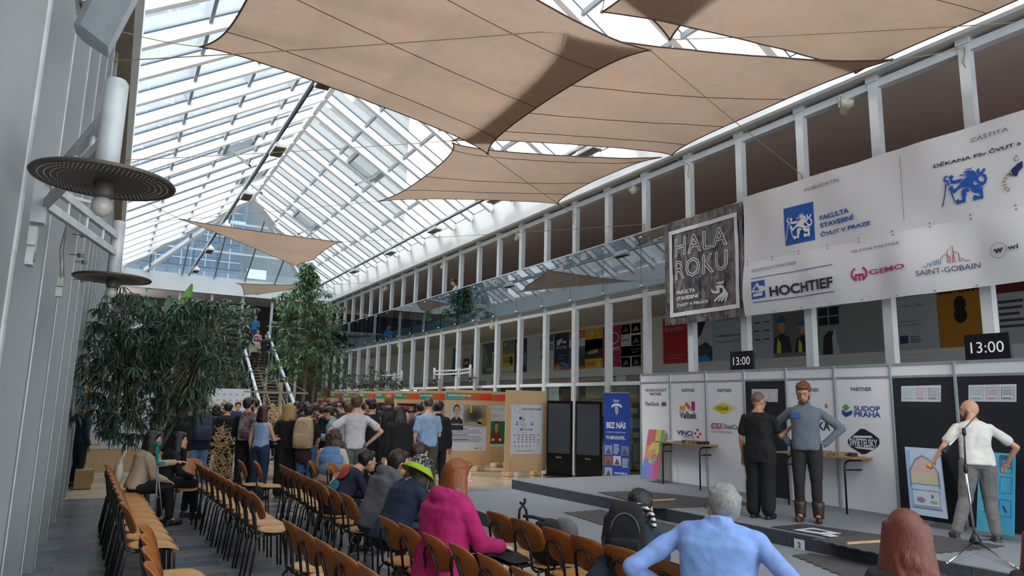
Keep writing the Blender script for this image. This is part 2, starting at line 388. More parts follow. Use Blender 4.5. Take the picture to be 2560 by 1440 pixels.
# ---- glass balustrade of the galleries
BG = glass('#b4cad6', .13, .88); 
gb = thing('glass_balustrade', 'long blue-grey glass balustrade hung along the upper gallery above the posters', 'balustrade', (10.9, 12, 4.62))
for k in range(-4, 24):
    y = YK(k)
    MB().box(10.905, 10.92, y+.01, YK(k+1)-.01, 4.6, 5.95).build('glass_pane', BG, gb)
    for z in (4.66, 5.86): MB().box(10.895, 10.93, y-.05, y+.05, z-.02, z+.02).build('clamp', mat('#e8e8e4', .4), gb)
    MB().box(10.915, 11.02, y-.012, y+.012, 4.6, 5.95).build('bracket', mat('#7f95a0', .5), gb)
MB().box(10.9, 10.96, -1, YF-.05, 5.95, 5.985).build('top_rail', mat('#b8c4ca', .35, .3), gb)
for z in (5.12, 5.3, 5.88): MB().tube([(10.99, -1, z), (10.99, YF-.05, z)], .018 if z < 5.5 else .026, 6).build('handrail', mat('#c3cace', .4), gb)
ge = thing('glass_balustrade', 'dark glass balustrade across the far gallery on both sides of the staircase', 'balustrade', (5, YF-.1, 4.62))
for i in range(7):
    x0 = -.2 + 1.6*i; x1 = x0 + 1.58
    if x0 < 7.4 and x1 > 6.2: continue
    MB().box(x0, x1, YF-.1, YF-.085, 4.55, 5.9).build('glass_pane', BG, ge)
MB().box(-.3, 6.1, YF-.12, YF-.06, 5.9, 5.94).build('top_rail', mat('#b8c4ca', .35, .3), ge)
MB().box(7.5, 10.9, YF-.12, YF-.06, 5.9, 5.94).build('top_rail', mat('#b8c4ca', .35, .3), ge)
# ---- what stands outside the roof
bt = thing('concrete_tower', 'tall grey concrete tower block rising behind the glass roof', 'building', (4, 66, 0))
MB().box(8.5, 23.0, 62, 74, 0, 50).build('wall', mat('#868988', .8, sc=.15, var=.04), bt)
MB().box(-12, 8.5, 60.5, 74, 0, 40).build('wall', mat('#76828a', .7, sc=.3, var=.1), bt)
wm = mat('#5f7384', .15, sc=.4, var=.25, spec=.8); fm = mat('#c9d2d6', .6)
pw = None
for r in range(9):
    for c in range(11):
        x = -11.4 + 1.8*c; z = 8 + 2.1*r
        if pw is None:
            m_ = MB(); m_.box(-.05, 1.6, -.08, .02, 0, 1.75); 
            pw = m_.build('window', wm, bt, local=True); q = pw; pf = MB().box(.75, .82, -.14, -.08, 0, 1.75).box(-.05, 1.6, -.14, -.08, .55, .62).build('glazing_bar', fm, pw, local=True)
        else:
            q = copyo(pw, bt); qq = copyo(pf, q)
        q.location = (x - 4, 60.5 - 66, z)
MB().box(-11.6, 8.4, 60.3, 60.5, 9.8, 10.05).box(-11.6, 8.4, 60.3, 60.5, 16.1, 16.35).build('floor_band', fm, bt)
p = at(618, 672, Y=60.2); q = at(664, 700, Y=60.2); MB().box(p.x, q.x, 60.1, 60.25, q.z, p.z).build('blind', mat('#f2f2f2', .6), bt)
bl = thing('office_building', 'pale office building seen hazily through the left roof glass', 'building', (-24, 30, 0))
MB().box(-30, -16, 6, 58, 0, 26).build('wall', mat('#c8c8c4', .8, sc=.2, var=.05), bl)
for r in range(4):
    for c in range(14):
        MB().box(-16.0, -15.9, 8 + 3.5*c, 10.4 + 3.5*c, 12 + 3.4*r, 14 + 3.4*r).build('window', wm, bl)
# ================================================================ sails and ropes
SAIL = mat('#9a826f', .9, kind='cloth', sc=5, var=.04, bump=.12, trans=.5); HEM = mat('#4d342c', .8, var=.05)
def sail(label, cs, pinch=.1, sag=.25, seams=(.25, .5, .75), nu=28, nv=28, hem=True):
    cs = [V(c) for c in cs]; c0 = sum(cs, V())/4
    root = thing('shade_sail', label, 'shade sail', c0, 0, 'beige shade sails under the glass roof')
    def fn(a, b):
        u = 2*a-1; v = 2*b-1; u = u*(1.35-.35*u*u); v = v*(1.35-.35*v*v); u2 = u*(1-pinch*(.62*(1-v*v)+.62*(1-abs(v)**7))); v2 = v*(1-pinch*(.62*(1-u*u)+.62*(1-abs(u)**7))); a2 = (u2+1)/2; b2 = (v2+1)/2
        p = cs[0]*(1-a2)*(1-b2) + cs[1]*a2*(1-b2) + cs[2]*a2*b2 + cs[3]*(1-a2)*b2
        e = (1-u*u)*(1-v*v); rip = .012*N.noise(V((p.x*2.2, p.y*.9, 3.1)))
        return p + V((0,0,-sag*e*.6 + rip))
    m = MB(); m.grid(fn, nu, nv); m.build('fabric', SAIL, root, smooth=True)
    if hem:
        h = MB()
        for L in ([fn(i/nu, 0) for i in range(nu+1)], [fn(1, i/nu) for i in range(nu+1)], [fn(i/nu, 1) for i in range(nu+1)], [fn(0, i/nu) for i in range(nu+1)]): h.tube(L, .014, 5)
        h.build('hem', HEM, root)
    for t in seams:
        MB().tube([fn(i/nu, t) + V((0,0,-.008)) for i in range(nu+1)], .007, 4).build('seam', HEM, root)
    r = MB()
    for c in cs: r.lathe([(.02,-.01),(.035,0),(.02,.01)], 8, c)
    r.build('corner_ring', CHROME, root); return root
Z1, Z2, Z3 = 7.32, 7.42, 7.3
A = at(500,117,Z=7.4); S4TL = at(1132,357,Z=7.46)
sail('huge beige shade sail at the upper left reaching out over the chairs', [A, at(1220,385,Z=Z1), at(1625,125,Z=Z1), V((.9,6.6,7.5))], .1, .1, (.22,.48,.75))
sail('beige shade sail in the middle spanning to the column beside the black banner', [at(1130,352,Z=Z2), at(1680,388,Z=7.36), at(2230,150,Z=7.4), at(1410,75,Z=Z2)], .085, .12, (.2,.4,.62))
sail('beige shade sail at the top right corner above the white partner banner', [at(1505,30,Z=7.45), at(2140,182,Z=7.45), V((10.72,1.0,7.5)), V((5.2,2.2,7.5))], .045, .1, (.4,.7))
sail('beige shade sail cut by the top edge between the two biggest sails', [V((.9,6.3,7.6)), at(1675,99,Z=7.48), V((7.0,2.4,7.6)), V((.9,2.0,7.6))], .08, .1, (.4,))
sail('beige shade sail hanging lowest over the middle of the hall', [at(945,503,Z=7.4), at(1398,511,Z=7.4), V((10.5,11.7,7.46)), S4TL], .12, .12, (.3,.5,.85))
sail('small triangular shade sail hanging far off under the left roof slope', [at(450,548,Z=7.5), at(745,667,Z=6.9), at(780,650,Z=7.0), at(855,605,Z=7.3)], .06, .3, (), 16, 16)
sail('furthest and smallest shade sail just under the far fascia', [at(590,708,Z=7.5), at(610,738,Z=7.2), at(640,737,Z=7.2), at(820,712,Z=7.4)], .1, .1, (), 12, 12)
ROPE = mat('#8a7f4e', .8, var=.05)
def rope(label, p, q, tail=False, sag=.03):
    p = V(p); q = V(q); b = MB(); b.tube([p.lerp(q, t/8) + V((0,0,-sag*4*(t/8)*(1-t/8))) for t in range(9)], .0075, 5)
    b.lathe([(.01,-.03),(.025,-.01),(.025,.01),(.01,.03)], 6, p)
    if tail: b.tube([q, q+V((.02,.02,-.1)), q+V((.0,.05,-.22)), q+V((.03,.02,-.35))], .008, 5)
    return tag(b.build('rope', ROPE), label, 'rope', 'yellow ropes guying the sails')
rope('rope from the left wall to the left tip of the huge sail', at(300,78,X=-.4), A)
rope('long rope crossing below the huge sail from the upper left lamp', at(290,152,X=-.4), at(1410,75,Z=Z2), True)
rope('rope from the left wall to the middle tip above the hall centre', at(320,400,X=-.2), at(1130,352,Z=Z2))
rope('rope from the left wall to the lowest sail', at(312,560,X=-.2), at(945,503,Z=7.4))
rope('rope slanting down to the column beside the heading of the white banner', at(1625,125,Z=Z1), at(2005,438,X=11.0), True)
rope('rope slanting down across the lowest sail to the upper gallery', at(1220,385,Z=Z1), at(1435,535,X=11.0), True)
rope('short rope tying the middle sail to a column above the black banner', at(1680,388,Z=7.36), at(1722,412,X=11.0), True)
rope('rope tying a sail to the second column from the right', at(2230,150,Z=7.4), at(2412,118,X=11.0), True)
rope('short rope tying the lowest sail to a gallery column', at(1398,511,Z=7.4), at(1436,520,X=11.0))
rope('thin rope high across the top right corner', at(1675,99,Z=7.48), V((11.0,4.6,7.45)))
rope('rope leaving the star-shaped sail overlap upward', at(1505,30,Z=7.45), V((4.6,5.6,7.9)))
rope('rope holding the tip of the small triangular sail', at(450,548,Z=7.5), V((-.2,22,7.5)))
rope('long pale rope from the triangular sail to the column left of the black banner', at(855,605,Z=7.3), at(1611,561,X=11.0), True)
rope('rope from the furthest sail to the right gallery', at(820,712,Z=7.4), at(1010,700,X=11.0))
# ---- hanging tracks with lamps
LAMPB = mat('#e9e8e2', .5); LOU = mat('#6d6a60', .6, sc=40, var=.2)
def track(label, x, z, y0, y1):
    t = thing('lamp_track', label, 'track', (x, y1, z))
    MB().beam((x, y0, z), (x, y1, z), .09, .07).build('rail', mat('#c6d3da', .4), t)
    MB().beam((x+.03, y0, z-.05), (x+.03, y1, z-.05), .03, .03).build('cable', mat('#1d2a5a', .5), t)
    for k in range(9):
        yy = y0 + (y1-y0)*(k+.5)/9; MB().tube([(x, yy, z), (x, yy, z+1.2)], .006, 4).build('hanger', STEEL, t)
track('long grey lamp track under the left roof slope', 3.08, 8.42, 9, 41.8)
track('long grey lamp track along the eaves of the right roof slope', 10.15, 8.5, 9, 41.8)
pl = None
for x, z, ys, wh in ((3.2, 8.2, (13.6,18.4,23.3,28.3,33.2,39), 'left'), (10.25, 8.3, (14.2,19.3,24.3,29.2,34.6), 'right')):
    for i, y in enumerate(ys):
        lb = '%s of the pitched lamp housings hanging from the %s roof track, counted from the camera' % (('nearest','second','third','fourth','fifth','sixth')[i], wh)
        if pl is None:
            t = thing('hanging_lamp', lb, 'lamp', (x, y, z), 0, 'lamps on the roof tracks')
            b = MB(); b.add([(-.15,-.42,0),(.15,-.42,0),(.15,.42,0),(-.15,.42,0),(-.15,-.42,.08),(.15,-.42,.08),(.15,.42,.08),(-.15,.42,.08)], [(0,3,2,1),(0,1,5,4),(1,2,6,5),(2,3,7,6),(3,0,4,7)])
            b.add([(-.15,-.42,.08),(.15,-.42,.08),(.15,.42,.08),(-.15,.42,.08),(0,-.3,.26),(0,.3,.26)], [(0,1,4),(2,3,5),(1,2,5,4),(3,0,4,5)]); b.build('housing', LAMPB, t, local=True)
            b = MB()
            for j in range(12): b.box(-.13, .13, -.4+.066*j, -.37+.066*j, -.03, .0)
            b.build('louvre', LOU, t, local=True); pl = t
        else: dup(pl, (x, y, z), 0, lb)
# ---- ladder-arm wall lamps with perforated discs
DISC = mat('#5a524b', .45, .5, sc=300, var=.4, c2='#2b2622'); LW = mat('#cfd0ce', .4)
def wall_lamp(label, mount, tubes, z, tcol=LW):
    t = thing('wall_lamp', label, 'lamp', (mount[0], mount[1], z)); zz = z + .21
    MB().box(mount[0]-.02, mount[0]+.05, mount[1]-.05, mount[1]+.05, z+.08, z+.42).build('wall_bracket', tcol, t)
    for (x, y) in tubes:
        for dz in (.2, .33): MB().beam((mount[0]+.04, mount[1], z+dz), (x, y, z+dz), .035, .05).build('arm', tcol, t)
        for f in (.25, .5, .75): p = V((mount[0]+.04, mount[1], 0)).lerp(V((x, y, 0)), f); MB().tube([(p.x, p.y, z+.2), (p.x, p.y, z+.33)], .012, 6).build('rung', tcol, t)
        MB().lathe([(.03,z+.0),(.046,z+.02),(.046,z+.44),(.035,z+.455)], 18, (x, y, 0)).build('tube', tcol, t, True)
        d = MB().lathe([(.04,z-.01),(.24,z-.002),(.265,z-.008),(.272,z+.002),(.265,z+.012),(.2,z+.016),(.05,z+.02)], 40, (x, y, 0)).build('shade_disc', DISC, t, True)
        h = MB()
        for q in range(7):
            n = 30 + q*9
            for j in range(n):
                a = 2*pi*j/n; r = .1 + .023*q; h.ell((x+r*cos(a), y+r*sin(a), z-.004), (.0026,.0026,.002), n=4)
        h.build('perforation', mat('#c9c4b8', .5), d, kind='stuff')
        MB().lathe([(.03,z-.075),(.04,z-.06),(.04,z)], 16, (x, y, 0)).build('socket', mat('#4a4540', .5), t, True)
        MB().ell((x, y, z-.108), (.04,.04,.045), n=20).build('bulb', mat('#aaa59e', .15, var=.01), t, True)
wall_lamp('big twin lamp on the near left wall with perforated dark discs', (-.48, 4.75), [(at(262,452,Y=3.3).x, 3.3), (-.075, 6.1)], 2.61, mat('#b4b8ba', .4))
wall_lamp('white twin disc lamp on the right columns above the orange partner headings', (11.0, YK(11.8)), [(10.75, YK(12.9)), (10.75, YK(10.85))], 2.62)
wall_lamp('second white twin disc lamp further along the right columns towards the trees', (11.0, YK(16.3)), [(10.75, YK(17.4)), (10.75, YK(15.2))], 2.62)
# bulky luminaires on the left wall
for p, q, r, lb in ((at(228,100,Y=2.7), at(318,-80,Y=2.45), .125, 'large pale box luminaire cut by the top left corner'), (at(225,588,Y=8.2), at(262,515,Y=8.0), .17, 'pale box luminaire behind the second lamp disc on the left wall')):
    d = (q-p).normalized(); t = thing('box_luminaire', lb, 'lamp', p)
    b = MB(); P0 = p; a = d.cross(V((0,1,0))).normalized(); c = V((0,1,0))
    sec = [(-.5,-.35),(.3,-.5),(.5,-.2),(.45,.3),(.2,.5),(-.5,.4)]
    vs = [P0 + a*u*r + c*v_*r for u, v_ in sec] + [q + a*u*r + c*v_*r for u, v_ in sec]
    b.add(vs, [tuple(range(6)), tuple(range(11,5,-1))] + [(i, i+6, (i+1)%6+6, (i+1)%6) for i in range(6)])
    b.build('housing', mat('#a3adb3', .4), t)
    MB().beam(q, q + V((-.35,.0,.05)), .03, .03).build('bracket', LW, t)
t = thing('cable_box', 'small white junction box with loose cables in the top left corner', 'box', at(188,0,X=-.46))
p = at(190,8,X=-.45); MB().box(p.x, p.x+.06, p.y-.1, p.y+.12, p.z-.02, p.z+.16).build('cover', LW, t)
MB().tube([p+V((.03,-.1,-.03)), p+V((.05,0,-.07)), p+V((.05,.2,-.06))], .009, 6).tube([p+V((.05,.1,-.0)), p+V((.08,.2,-.1)), p+V((.1,.3,-.12))], .012, 6).build('cable', mat('#57453f', .6), t)
t = thing('wall_socket', 'white wall socket below a blank cover on the near left pier', 'socket', at(64,640,X=-.46))
for px, py, nm in ((72,592,'blank_cover'), (66,640,'socket_plate')):
    p = at(px, py, X=-.46); b = MB(); b.box(p.x, p.x+.035, p.y-.05, p.y+.05, p.z-.05, p.z+.05); o = b.build(nm, mat('#b3b6b6', .4), t)
b = MB(); b.lathe([(.028,.0),(.03,.004),(.0,.004)], 16, p+V((.036,0,0)), Mx.Rotation(pi/2,3,'Y')); b.build('socket_face', mat('#8a8d8d', .5), t)
t = thing('extension_lead', 'white extension lead with plug and three-way socket hanging below the near lamp', 'cable', at(150,700,X=-.42))
p = at(182,488,X=-.35); q = at(152,700,X=-.42)
for s in (0, .02): MB().tube([p, p.lerp(q,.3)+V((-.01,s,0)), p.lerp(q,.6)+V((-.03+s,s,0)), q+V((s,s,0))], .006, 6).build('cable', mat('#b5b3ab', .5), t)
MB().box(q.x-.02, q.x+.02, q.y-.03, q.y+.03, q.z-.05, q.z+.02).build('plug', mat('#c5c3bb', .4), t)
MB().box(q.x-.022, q.x+.022, q.y-.035, q.y+.035, q.z-.13, q.z-.06).build('socket_block', mat('#c5c3bb', .4), t)
b = MB()
for i in range(3):
    for j in range(2): b.ell((q.x-.022, q.y-.02+.02*i, q.z-.11+.03*j), (.003,.005,.005), n=6)
b.build('socket_hole', BLACK, t)
for i, (px, py) in enumerate(((205,588),(197,638),(207,655),(205,700))):
    p = at(px, py, X=-.40); b = MB(); b.tube([p+V((-.08,0,0)), p], .004, 5); b.box(p.x-.012, p.x+.012, p.y-.015, p.y+.015, p.z-.022, p.z+.018)
    t = tag(b.build('cable_clamp', BLACK), ('topmost','second','third','lowest')[i] + ' small black and chrome clamp on a rod on the left wall', 'clamp', 'clamps on the left wall')
    MB().tube([p+V((.012,0,.01)), p+V((.045,0,.01))], .008, 8).tube([p+V((.012,0,-.01)), p+V((.045,0,-.01))], .008, 8).build('bolt', CHROME, t)
# ---- floodlights on the galleries
FLC = mat('#c9c1ae', .5)
proto = None
for i, (px, py, X_, rz) in enumerate(((2115,265,11.1,-.6),(1585,475,11.1,2.2),(1297,592,11.1,.3),(1110,665,11.1,.6),(1235,815,11.1,.4),(1000,862,11.1,.5),(965,722,11.1,.5))):
    p = at(px, py, X=X_); lb = ('round beige floodlight under the gallery edge above the white banner','round white floodlight left of the rightmost small sail tip','beige floodlight on the upper gallery above the glass balustrade','beige floodlight beside the man leaning on the upper balustrade','beige floodlight just under the glass balustrade above the posters','beige floodlight under the far glass balustrade','small floodlight high on the far upper gallery')[i]
    if proto is None:
        t = thing('floodlight', lb, 'floodlight', p, rz, 'floodlights on the gallery beams'); rt = Mx.Rotation(R(60),3,'X')
        MB().lathe([(.05,-.16),(.075,-.14),(.08,-.02),(.11,.02),(.11,.12),(.1,.13)], 18, (0,0,0), rt).build('body', FLC, t, True, True)
        MB().lathe([(.0,.118),(.098,.12)], 18, (0,0,0), rt).build('lens', mat('#8f8b82', .2), t, local=True)
        MB().box(-.13,-.115,-.02,.02,-.03,.2).box(.115,.13,-.02,.02,-.03,.2).box(-.13,.13,-.02,.02,.19,.21).build('yoke', FLC, t, local=True); proto = t
    else: dup(proto, p, rz, lb)

for i, py in enumerate((1012, 1042, 1072)):
    p = at(186, py, X=-.455); tag(MB().box(p.x-.004, p.x, p.y-.25, p.y+.25, p.z-.16, p.z+.14).build('paper_notice', mat('#b9bcc0', .6)), ('top', 'middle', 'bottom')[i] + ' paper notice taped to a left wall column', 'notice', 'paper notices on the left wall')
# ================================================================ stage
CARP = mat('#7d828a', .9, kind='carpet', sc=60, var=.06, bump=.1); RIS = mat('#3b3f47', .85, kind='carpet', sc=25, var=.12, bump=.1)
st = thing('stage', 'low grey carpeted two-step stage in front of the white partner panels', 'stage', (8, 6, 0))
def tierpoly(nm, pts, z0, z1):
    k = len(pts); b = MB(); b.add([(x,y,z0) for x,y in pts] + [(x,y,z1) for x,y in pts], [tuple(range(k))[::-1], tuple(range(k,2*k))] + [(i,(i+1)%k,(i+1)%k+k,i+k) for i in range(k)], 0)
    return b.build(nm, CARP, st)
lowf = lambda y: 4.98 - (10.1-y)*.085
uppf = lambda y: 6.79 + (11.8-y)*.048
tierpoly('lower_step', [(lowf(-1),-1),(9.9,-1),(9.9,12.1),(lowf(12.1),12.1)], 0, .165)
tierpoly('upper_step', [(uppf(-1),-1),(9.9,-1),(9.9,11.8),(uppf(11.8),11.8)], .165, .335)
for fn, z0, z1, ye in ((lowf, .0, .16, 12.1), (uppf, .165, .33, 11.8)):
    y = ye
    while y > 0:
        y2 = y - 2.0; MB().add([(fn(y)-.012,y-.004,z0),(fn(y2)-.012,y2+.004,z0),(fn(y2)-.012,y2+.004,z1),(fn(y)-.012,y-.004,z1),(fn(y),y-.004,z0),(fn(y2),y2+.004,z0),(fn(y2),y2+.004,z1),(fn(y),y-.004,z1)],
            [(0,1,2,3),(7,6,5,4),(0,3,7,4),(1,5,6,2),(3,2,6,7)]).build('riser_panel', RIS, st); y = y2
    MB().beam((fn(ye),ye,z1+.004), (fn(-1),-1,z1+.004), .025, .012).build('edge_strip', mat('#a9abab', .4, .4), st)
def wavy(pts, z, amp=.018):
    out = []; k = len(pts)
    for i in range(k):
        p, q = pts[i], pts[(i+1)%k]; L = (q-p).length; n = max(2, int(L/.07)); nn = V((-(q-p).y, (q-p).x, 0)).normalized()
        for j in range(n): out.append(p.lerp(q, j/n) + nn*(amp if j % 2 else -amp))
    return [(p.x, p.y) for p in out]
RUB = mat('#4a4749', .8, sc=40, var=.15, bump=.1)
def rmat(label, pxs, z, m=RUB, amp=.018):
    pts = [at(x, y, Z=z) for x, y in pxs]; pl = wavy(pts, z, amp); b = MB(); b.prism([(x, y) for x, y in pl], (0,0,z+.012), (1,0,0), (0,1,0), .012)
    return tag(b.build('rubber_mat', m), label, 'mat', 'rubber mats on the stage')
rmat('dark wavy-edged rubber mat on the upper step before the left table', [(1498,1232),(1640,1272),(1905,1262),(1600,1228)], .336)
rmat('dark rubber mat tip on the lower step behind the man in the navy shirt', [(1413,1283),(1600,1345),(1760,1330),(1500,1276)], .166)
rmat('smooth dark plate on the upper step under the white tape frame', [(1928,1319),(2080,1346),(2215,1341),(2011,1312)], .336, mat('#3f4048', .5), .0)
rmat('dark wavy-edged rubber mat on the upper step under the microphone stand side', [(2034,1350),(2190,1385),(2352,1383),(2511,1367),(2340,1341),(2160,1340)], .338)
rmat('dark rubber mat on the lower step below the paper number 2', [(1985,1391),(2150,1460),(2420,1470),(2178,1412),(2024,1386)], .166)
PAP = mat('#c9cdd6', .6, var=.02)
def flatsheet(name, label, cat, pxs, z, m, hole=None):
    b = MB(); P4 = [at(x, y, Z=z) for x, y in pxs]
    if hole:
        H4 = [at(x, y, Z=z) for x, y in hole]; k = len(P4)
        vs = P4 + H4 + [p + V((0,0,.004)) for p in P4 + H4]
        b.add(vs, [(i+2*k,(i+1)%k+2*k,(i+1)%k+3*k,i+3*k) for i in range(k)] + [(i,(i+1)%k,(i+1)%k+2*k,i+2*k) for i in range(k)] + [(i+k,i+3*k,(i+1)%k+3*k,(i+1)%k+k) for i in range(k)])
    else: k = len(P4); b.add(P4 + [p + V((0,0,.004)) for p in P4], [tuple(range(k,2*k)), tuple(range(k))[::-1]] + [(i,(i+1)%k,(i+1)%k+k,i+k) for i in range(k)])
    return tag(b.build(name, m), label, cat)
flatsheet('tape_frame', 'white tape rectangle stuck on the dark plate at the stage edge', 'tape', [(1982,1325),(2053,1336),(2103,1334),(2033,1320)], .352, PAP, [(2003,1325),(2052,1332),(2076,1330),(2030,1323)])
flatsheet('paper_slip', 'small white slip of paper beside the white tape rectangle', 'paper', [(2055,1338),(2075,1342),(2097,1341),(2078,1336)], .352, PAP)
t = thing('number_sheet', 'white paper sheet with the number 2 stuck to the upper stage riser', 'paper', at(2000,1365,X=uppf(5.6)-.03))
p = at(1985,1346,X=uppf(5.7)-.03); q = at(2011,1378,X=uppf(5.7)-.03); MB().slab(p, (0.048,-1,0), (0,0,-1), p.y-q.y, p.z-q.z, .004).build('sheet', PAP, t)
S = Sheet(p, (0.048,-1,0), p.y-q.y, p.z-q.z); S.text('2', .32, .25, .68, .78, '#20222a'); S.done(t)
for lb, a, b_, z in (('long pale wooden stick lying on the mat behind the auburn head', (2118,1358), (2330,1345), .352), ('pale wooden stick lying on the mat by the table', (1612,1252), (1687,1248), .35)):
    tag(MB().beam(at(*a, Z=z+.01), at(*b_, Z=z+.01), .03, .02).build('wooden_stick', mat('#c7a578', .6, kind='wood', sc=3)), lb, 'stick')
# ---- exhibition wall
XW = 9.4; ZT = 2.41
ew = thing('exhibition_wall', 'row of white exhibition panels in grey aluminium posts at the back of the stage', 'partition', (XW, 7, .335))
ALU = mat('#a9adb2', .35, .5, var=.03); PW = mat('#d3d4d8', .5, sc=1.5, var=.02); PWP = mat('#d9dade', .5, sc=1.2, var=.015, bump=.1); NAVY = mat('#14161f', .7, sc=3, var=.06)
YB = [11.142, 10.277, 9.337, 8.45, 7.586, 6.721, 5.847, 4.99, 4.12, 3.25, 2.4]
def pw_(px, py, X): return at(px, py, X=X)
for i, y in enumerate(YB):
    b = MB(); b.lathe([(.022,.335),(.022,ZT+.005)], 8, (XW, y, 0)); b.box(XW-.03,XW+.02,y-.012,y+.012,.335,ZT); b.build('post', ALU, ew)
    if i < len(YB)-1:
        y2 = YB[i+1]; dark = i in (3, 6, 7, 8, 9)
        MB().box(XW, XW+.01, y2+.02, y-.02, .36, ZT-.02).build('panel', PW, ew)
        b = MB()
        for z in (.35, ZT-.18, ZT-.01): b.box(XW-.015, XW+.02, y2+.012, y-.012, z-.016, z+.016)
        b.build('cross_rail', ALU, ew)
        MB().box(XW-.008, XW, y2+.025, y-.025, .37, ZT-.2).build('dark_cover' if dark else 'poster', NAVY if dark else PWP, ew)
S = Sheet((XW-.009, 0, 0), (0,-1,0), 1, 1, eps=.0015); S.W = V((0,0,-1))
def T(body, a, b, c='#3a3846', bold=0., X=None, S_=None, lay=2):
    "text by its bottom-left and top-right pixels on the sheet's own plane"
    s_ = S_ or S; p = at(*a, X=s_.P.x); q = at(*b, X=s_.P.x)
    s_.text(body, s_.P.y-p.y, s_.P.z-q.z, s_.P.y-q.y, s_.P.z-p.z, c, bold, lay)
def PL(pts, c, lay=1, S_=None):
    s_ = S_ or S; s_.k = lay; Q = [at(*a, X=s_.P.x) for a in pts]; s_.poly([(s_.P.y-q.y, s_.P.z-q.z) for q in Q], c)
def LN(pts, th, c, lay=2, S_=None):
    s_ = S_ or S; Q = [at(*a, X=s_.P.x) for a in pts]; s_.line([(s_.P.y-q.y, s_.P.z-q.z) for q in Q], th, c, lay)
z72 = lambda x, y: (1600 + x/7.2, 960 + y/7.2)
T('TECHNOLOGICKÝ', z72(92,138), z72(475,72), bold=.012); T('PARTNER', z72(180,205), z72(388,155), bold=.012)
T('ViewSonic', z72(88,392), z72(350,315), '#7c2a3c', .01)
for k in range(3): x = 392 + 28*k; PL([z72(x,395), z72(x-4,350), z72(x+10,310), z72(x+22,350), z72(x+20,395)], '#23346e')
PL([z72(370,390), z72(480,390), z72(460,402), z72(385,402)], '#c58b1c', 2)
T('PARTNER', z72(757,142), z72(985,85), bold=.012)
PL([z72(715,395), z72(812,395), z72(812,478), z72(715,478)], '#d9901c'); PL([z72(832,318), z72(918,415), z72(890,472), z72(806,372)], '#cf5a22'); PL([z72(925,315), z72(990,315), z72(990,482), z72(925,482)], '#a31c74')
T('Valbek', z72(715,618), z72(1022,500), '#23222c', .02)
T('VINCI', z72(665,915), z72(945,845), '#1d3a7e', .03)
for dx, dy in ((-42,0),(0,-62),(48,8),(6,62)): PL([z72(1035+dx-20,890+dy-20), z72(1035+dx+18,890+dy-22), z72(1035+dx+20,890+dy+20), z72(1035+dx-18,890+dy+22)], '#bf2a2e')
T('CONSTRUCTION', z72(770,970), z72(980,938), '#5b6a8c')
T('PARTNER', z72(1395,145), z72(1648,85), bold=.012)
PL([z72(1295,435), z72(1485,335), z72(1680,440), z72(1495,548)], '#c9bd12')
for o in (0, 35): LN([z72(1530+o,335), z72(1715+o,440), z72(1540+o,545)], .006, '#c9bd12')
T('COLAS', z72(1388,468), z72(1585,405), '#1c1b16', .02)
T('IDEA', z72(1292,795), z72(1490,715), '#a5343c', .02); LN([z72(1275,795), z72(1295,705), z72(1505,715), z72(1490,808), z72(1275,795)], .008, '#a5343c')
T('StatiCa', z72(1515,805), z72(1765,735), '#2c2b36', .01); T('CALCULATE YESTERDAYS ESTIMATES', z72(1280,875), z72(1655,850), '#8d8b96')
z57 = lambda x, y: (1580 + x/2.571, 880 + y/2.571)
T('PARTNER', z57(1105,255), z57(1200,232), bold=.012); T('K', z57(1243,360), z57(1262,333), '#b5302c', .03)
T('SKANSKA', z57(1030,495), z57(1272,450), '#1b2a52', .03)
z22 = lambda x, y: (2040 + x/2.25, 800 + y/2.25)
T('PARTNER', z22(197,400), z22(312,378), bold=.012)
PL([z22(146,490), z22(168,472), z22(190,492), z22(168,515)], '#4d9a4a'); PL([z22(147,500), z22(168,520), z22(204,508), z22(204,530), z22(168,547), z22(147,528)], '#1d3f8c', 2)
T('SUDOP', z22(215,512), z22(360,485), '#1d3f8c', .02); T('PRAHA', z22(217,545), z22(363,518), '#1d3f8c', .02)
PL([z22(178,690), z22(182,670), z22(250,612), z22(270,612), z22(320,640), z22(355,668), z22(358,695), z22(345,715), z22(280,755), z22(258,755), z22(190,710)], '#181b33')
PL([z22(215,650), z22(312,652), z22(320,664), z22(205,662)], '#d3d4d8', 2); PL([z22(215,712), z22(330,720), z22(320,732), z22(232,722)], '#d3d4d8', 2)
T('SWIETELSKY', z22(190,708), z22(345,672), '#d3d4d8', .03, lay=3)
# information sheets on the dark panels
for x0, y0, x1, y1 in ((480,372,703,461), (858,366,1128,461)):
    PL([z22(x0,y0), z22(x1,y0-6), z22(x1,y1), z22(x0,y1-3)], '#bfc4ca', 1)
    for j, c in enumerate(('#7fa3a6', '#b5707a', '#55525c')):
        a = x0 + (x1-x0)*(.05+.32*j); b_ = a + (x1-x0)*.26; LN([z22(a,y0+14), z22(b_,y0+14), z22(b_,y1-16), z22(a,y1-16), z22(a,y0+14)], .006, c, 2)
        for r in range(5): LN([z22(a+6,y0+26+r*7), z22(b_-8-3*(r%2),y0+26+r*7)], .004, c, 2)
        LN([z22(a+6,y1-22), z22(b_-16,y1-22)], .009, c, 3)
PL([z57(770,238), z57(938,238), z57(938,322), z57(770,318)], '#bfc4ca', 1)
for j, c in enumerate(('#7fa3a6', '#b5707a', '#55525c')):
    a = 778 + 54*j; LN([z57(a,250), z57(a+44,250), z57(a+44,308), z57(a,308), z57(a,250)], .006, c, 2)
S.done(ew)
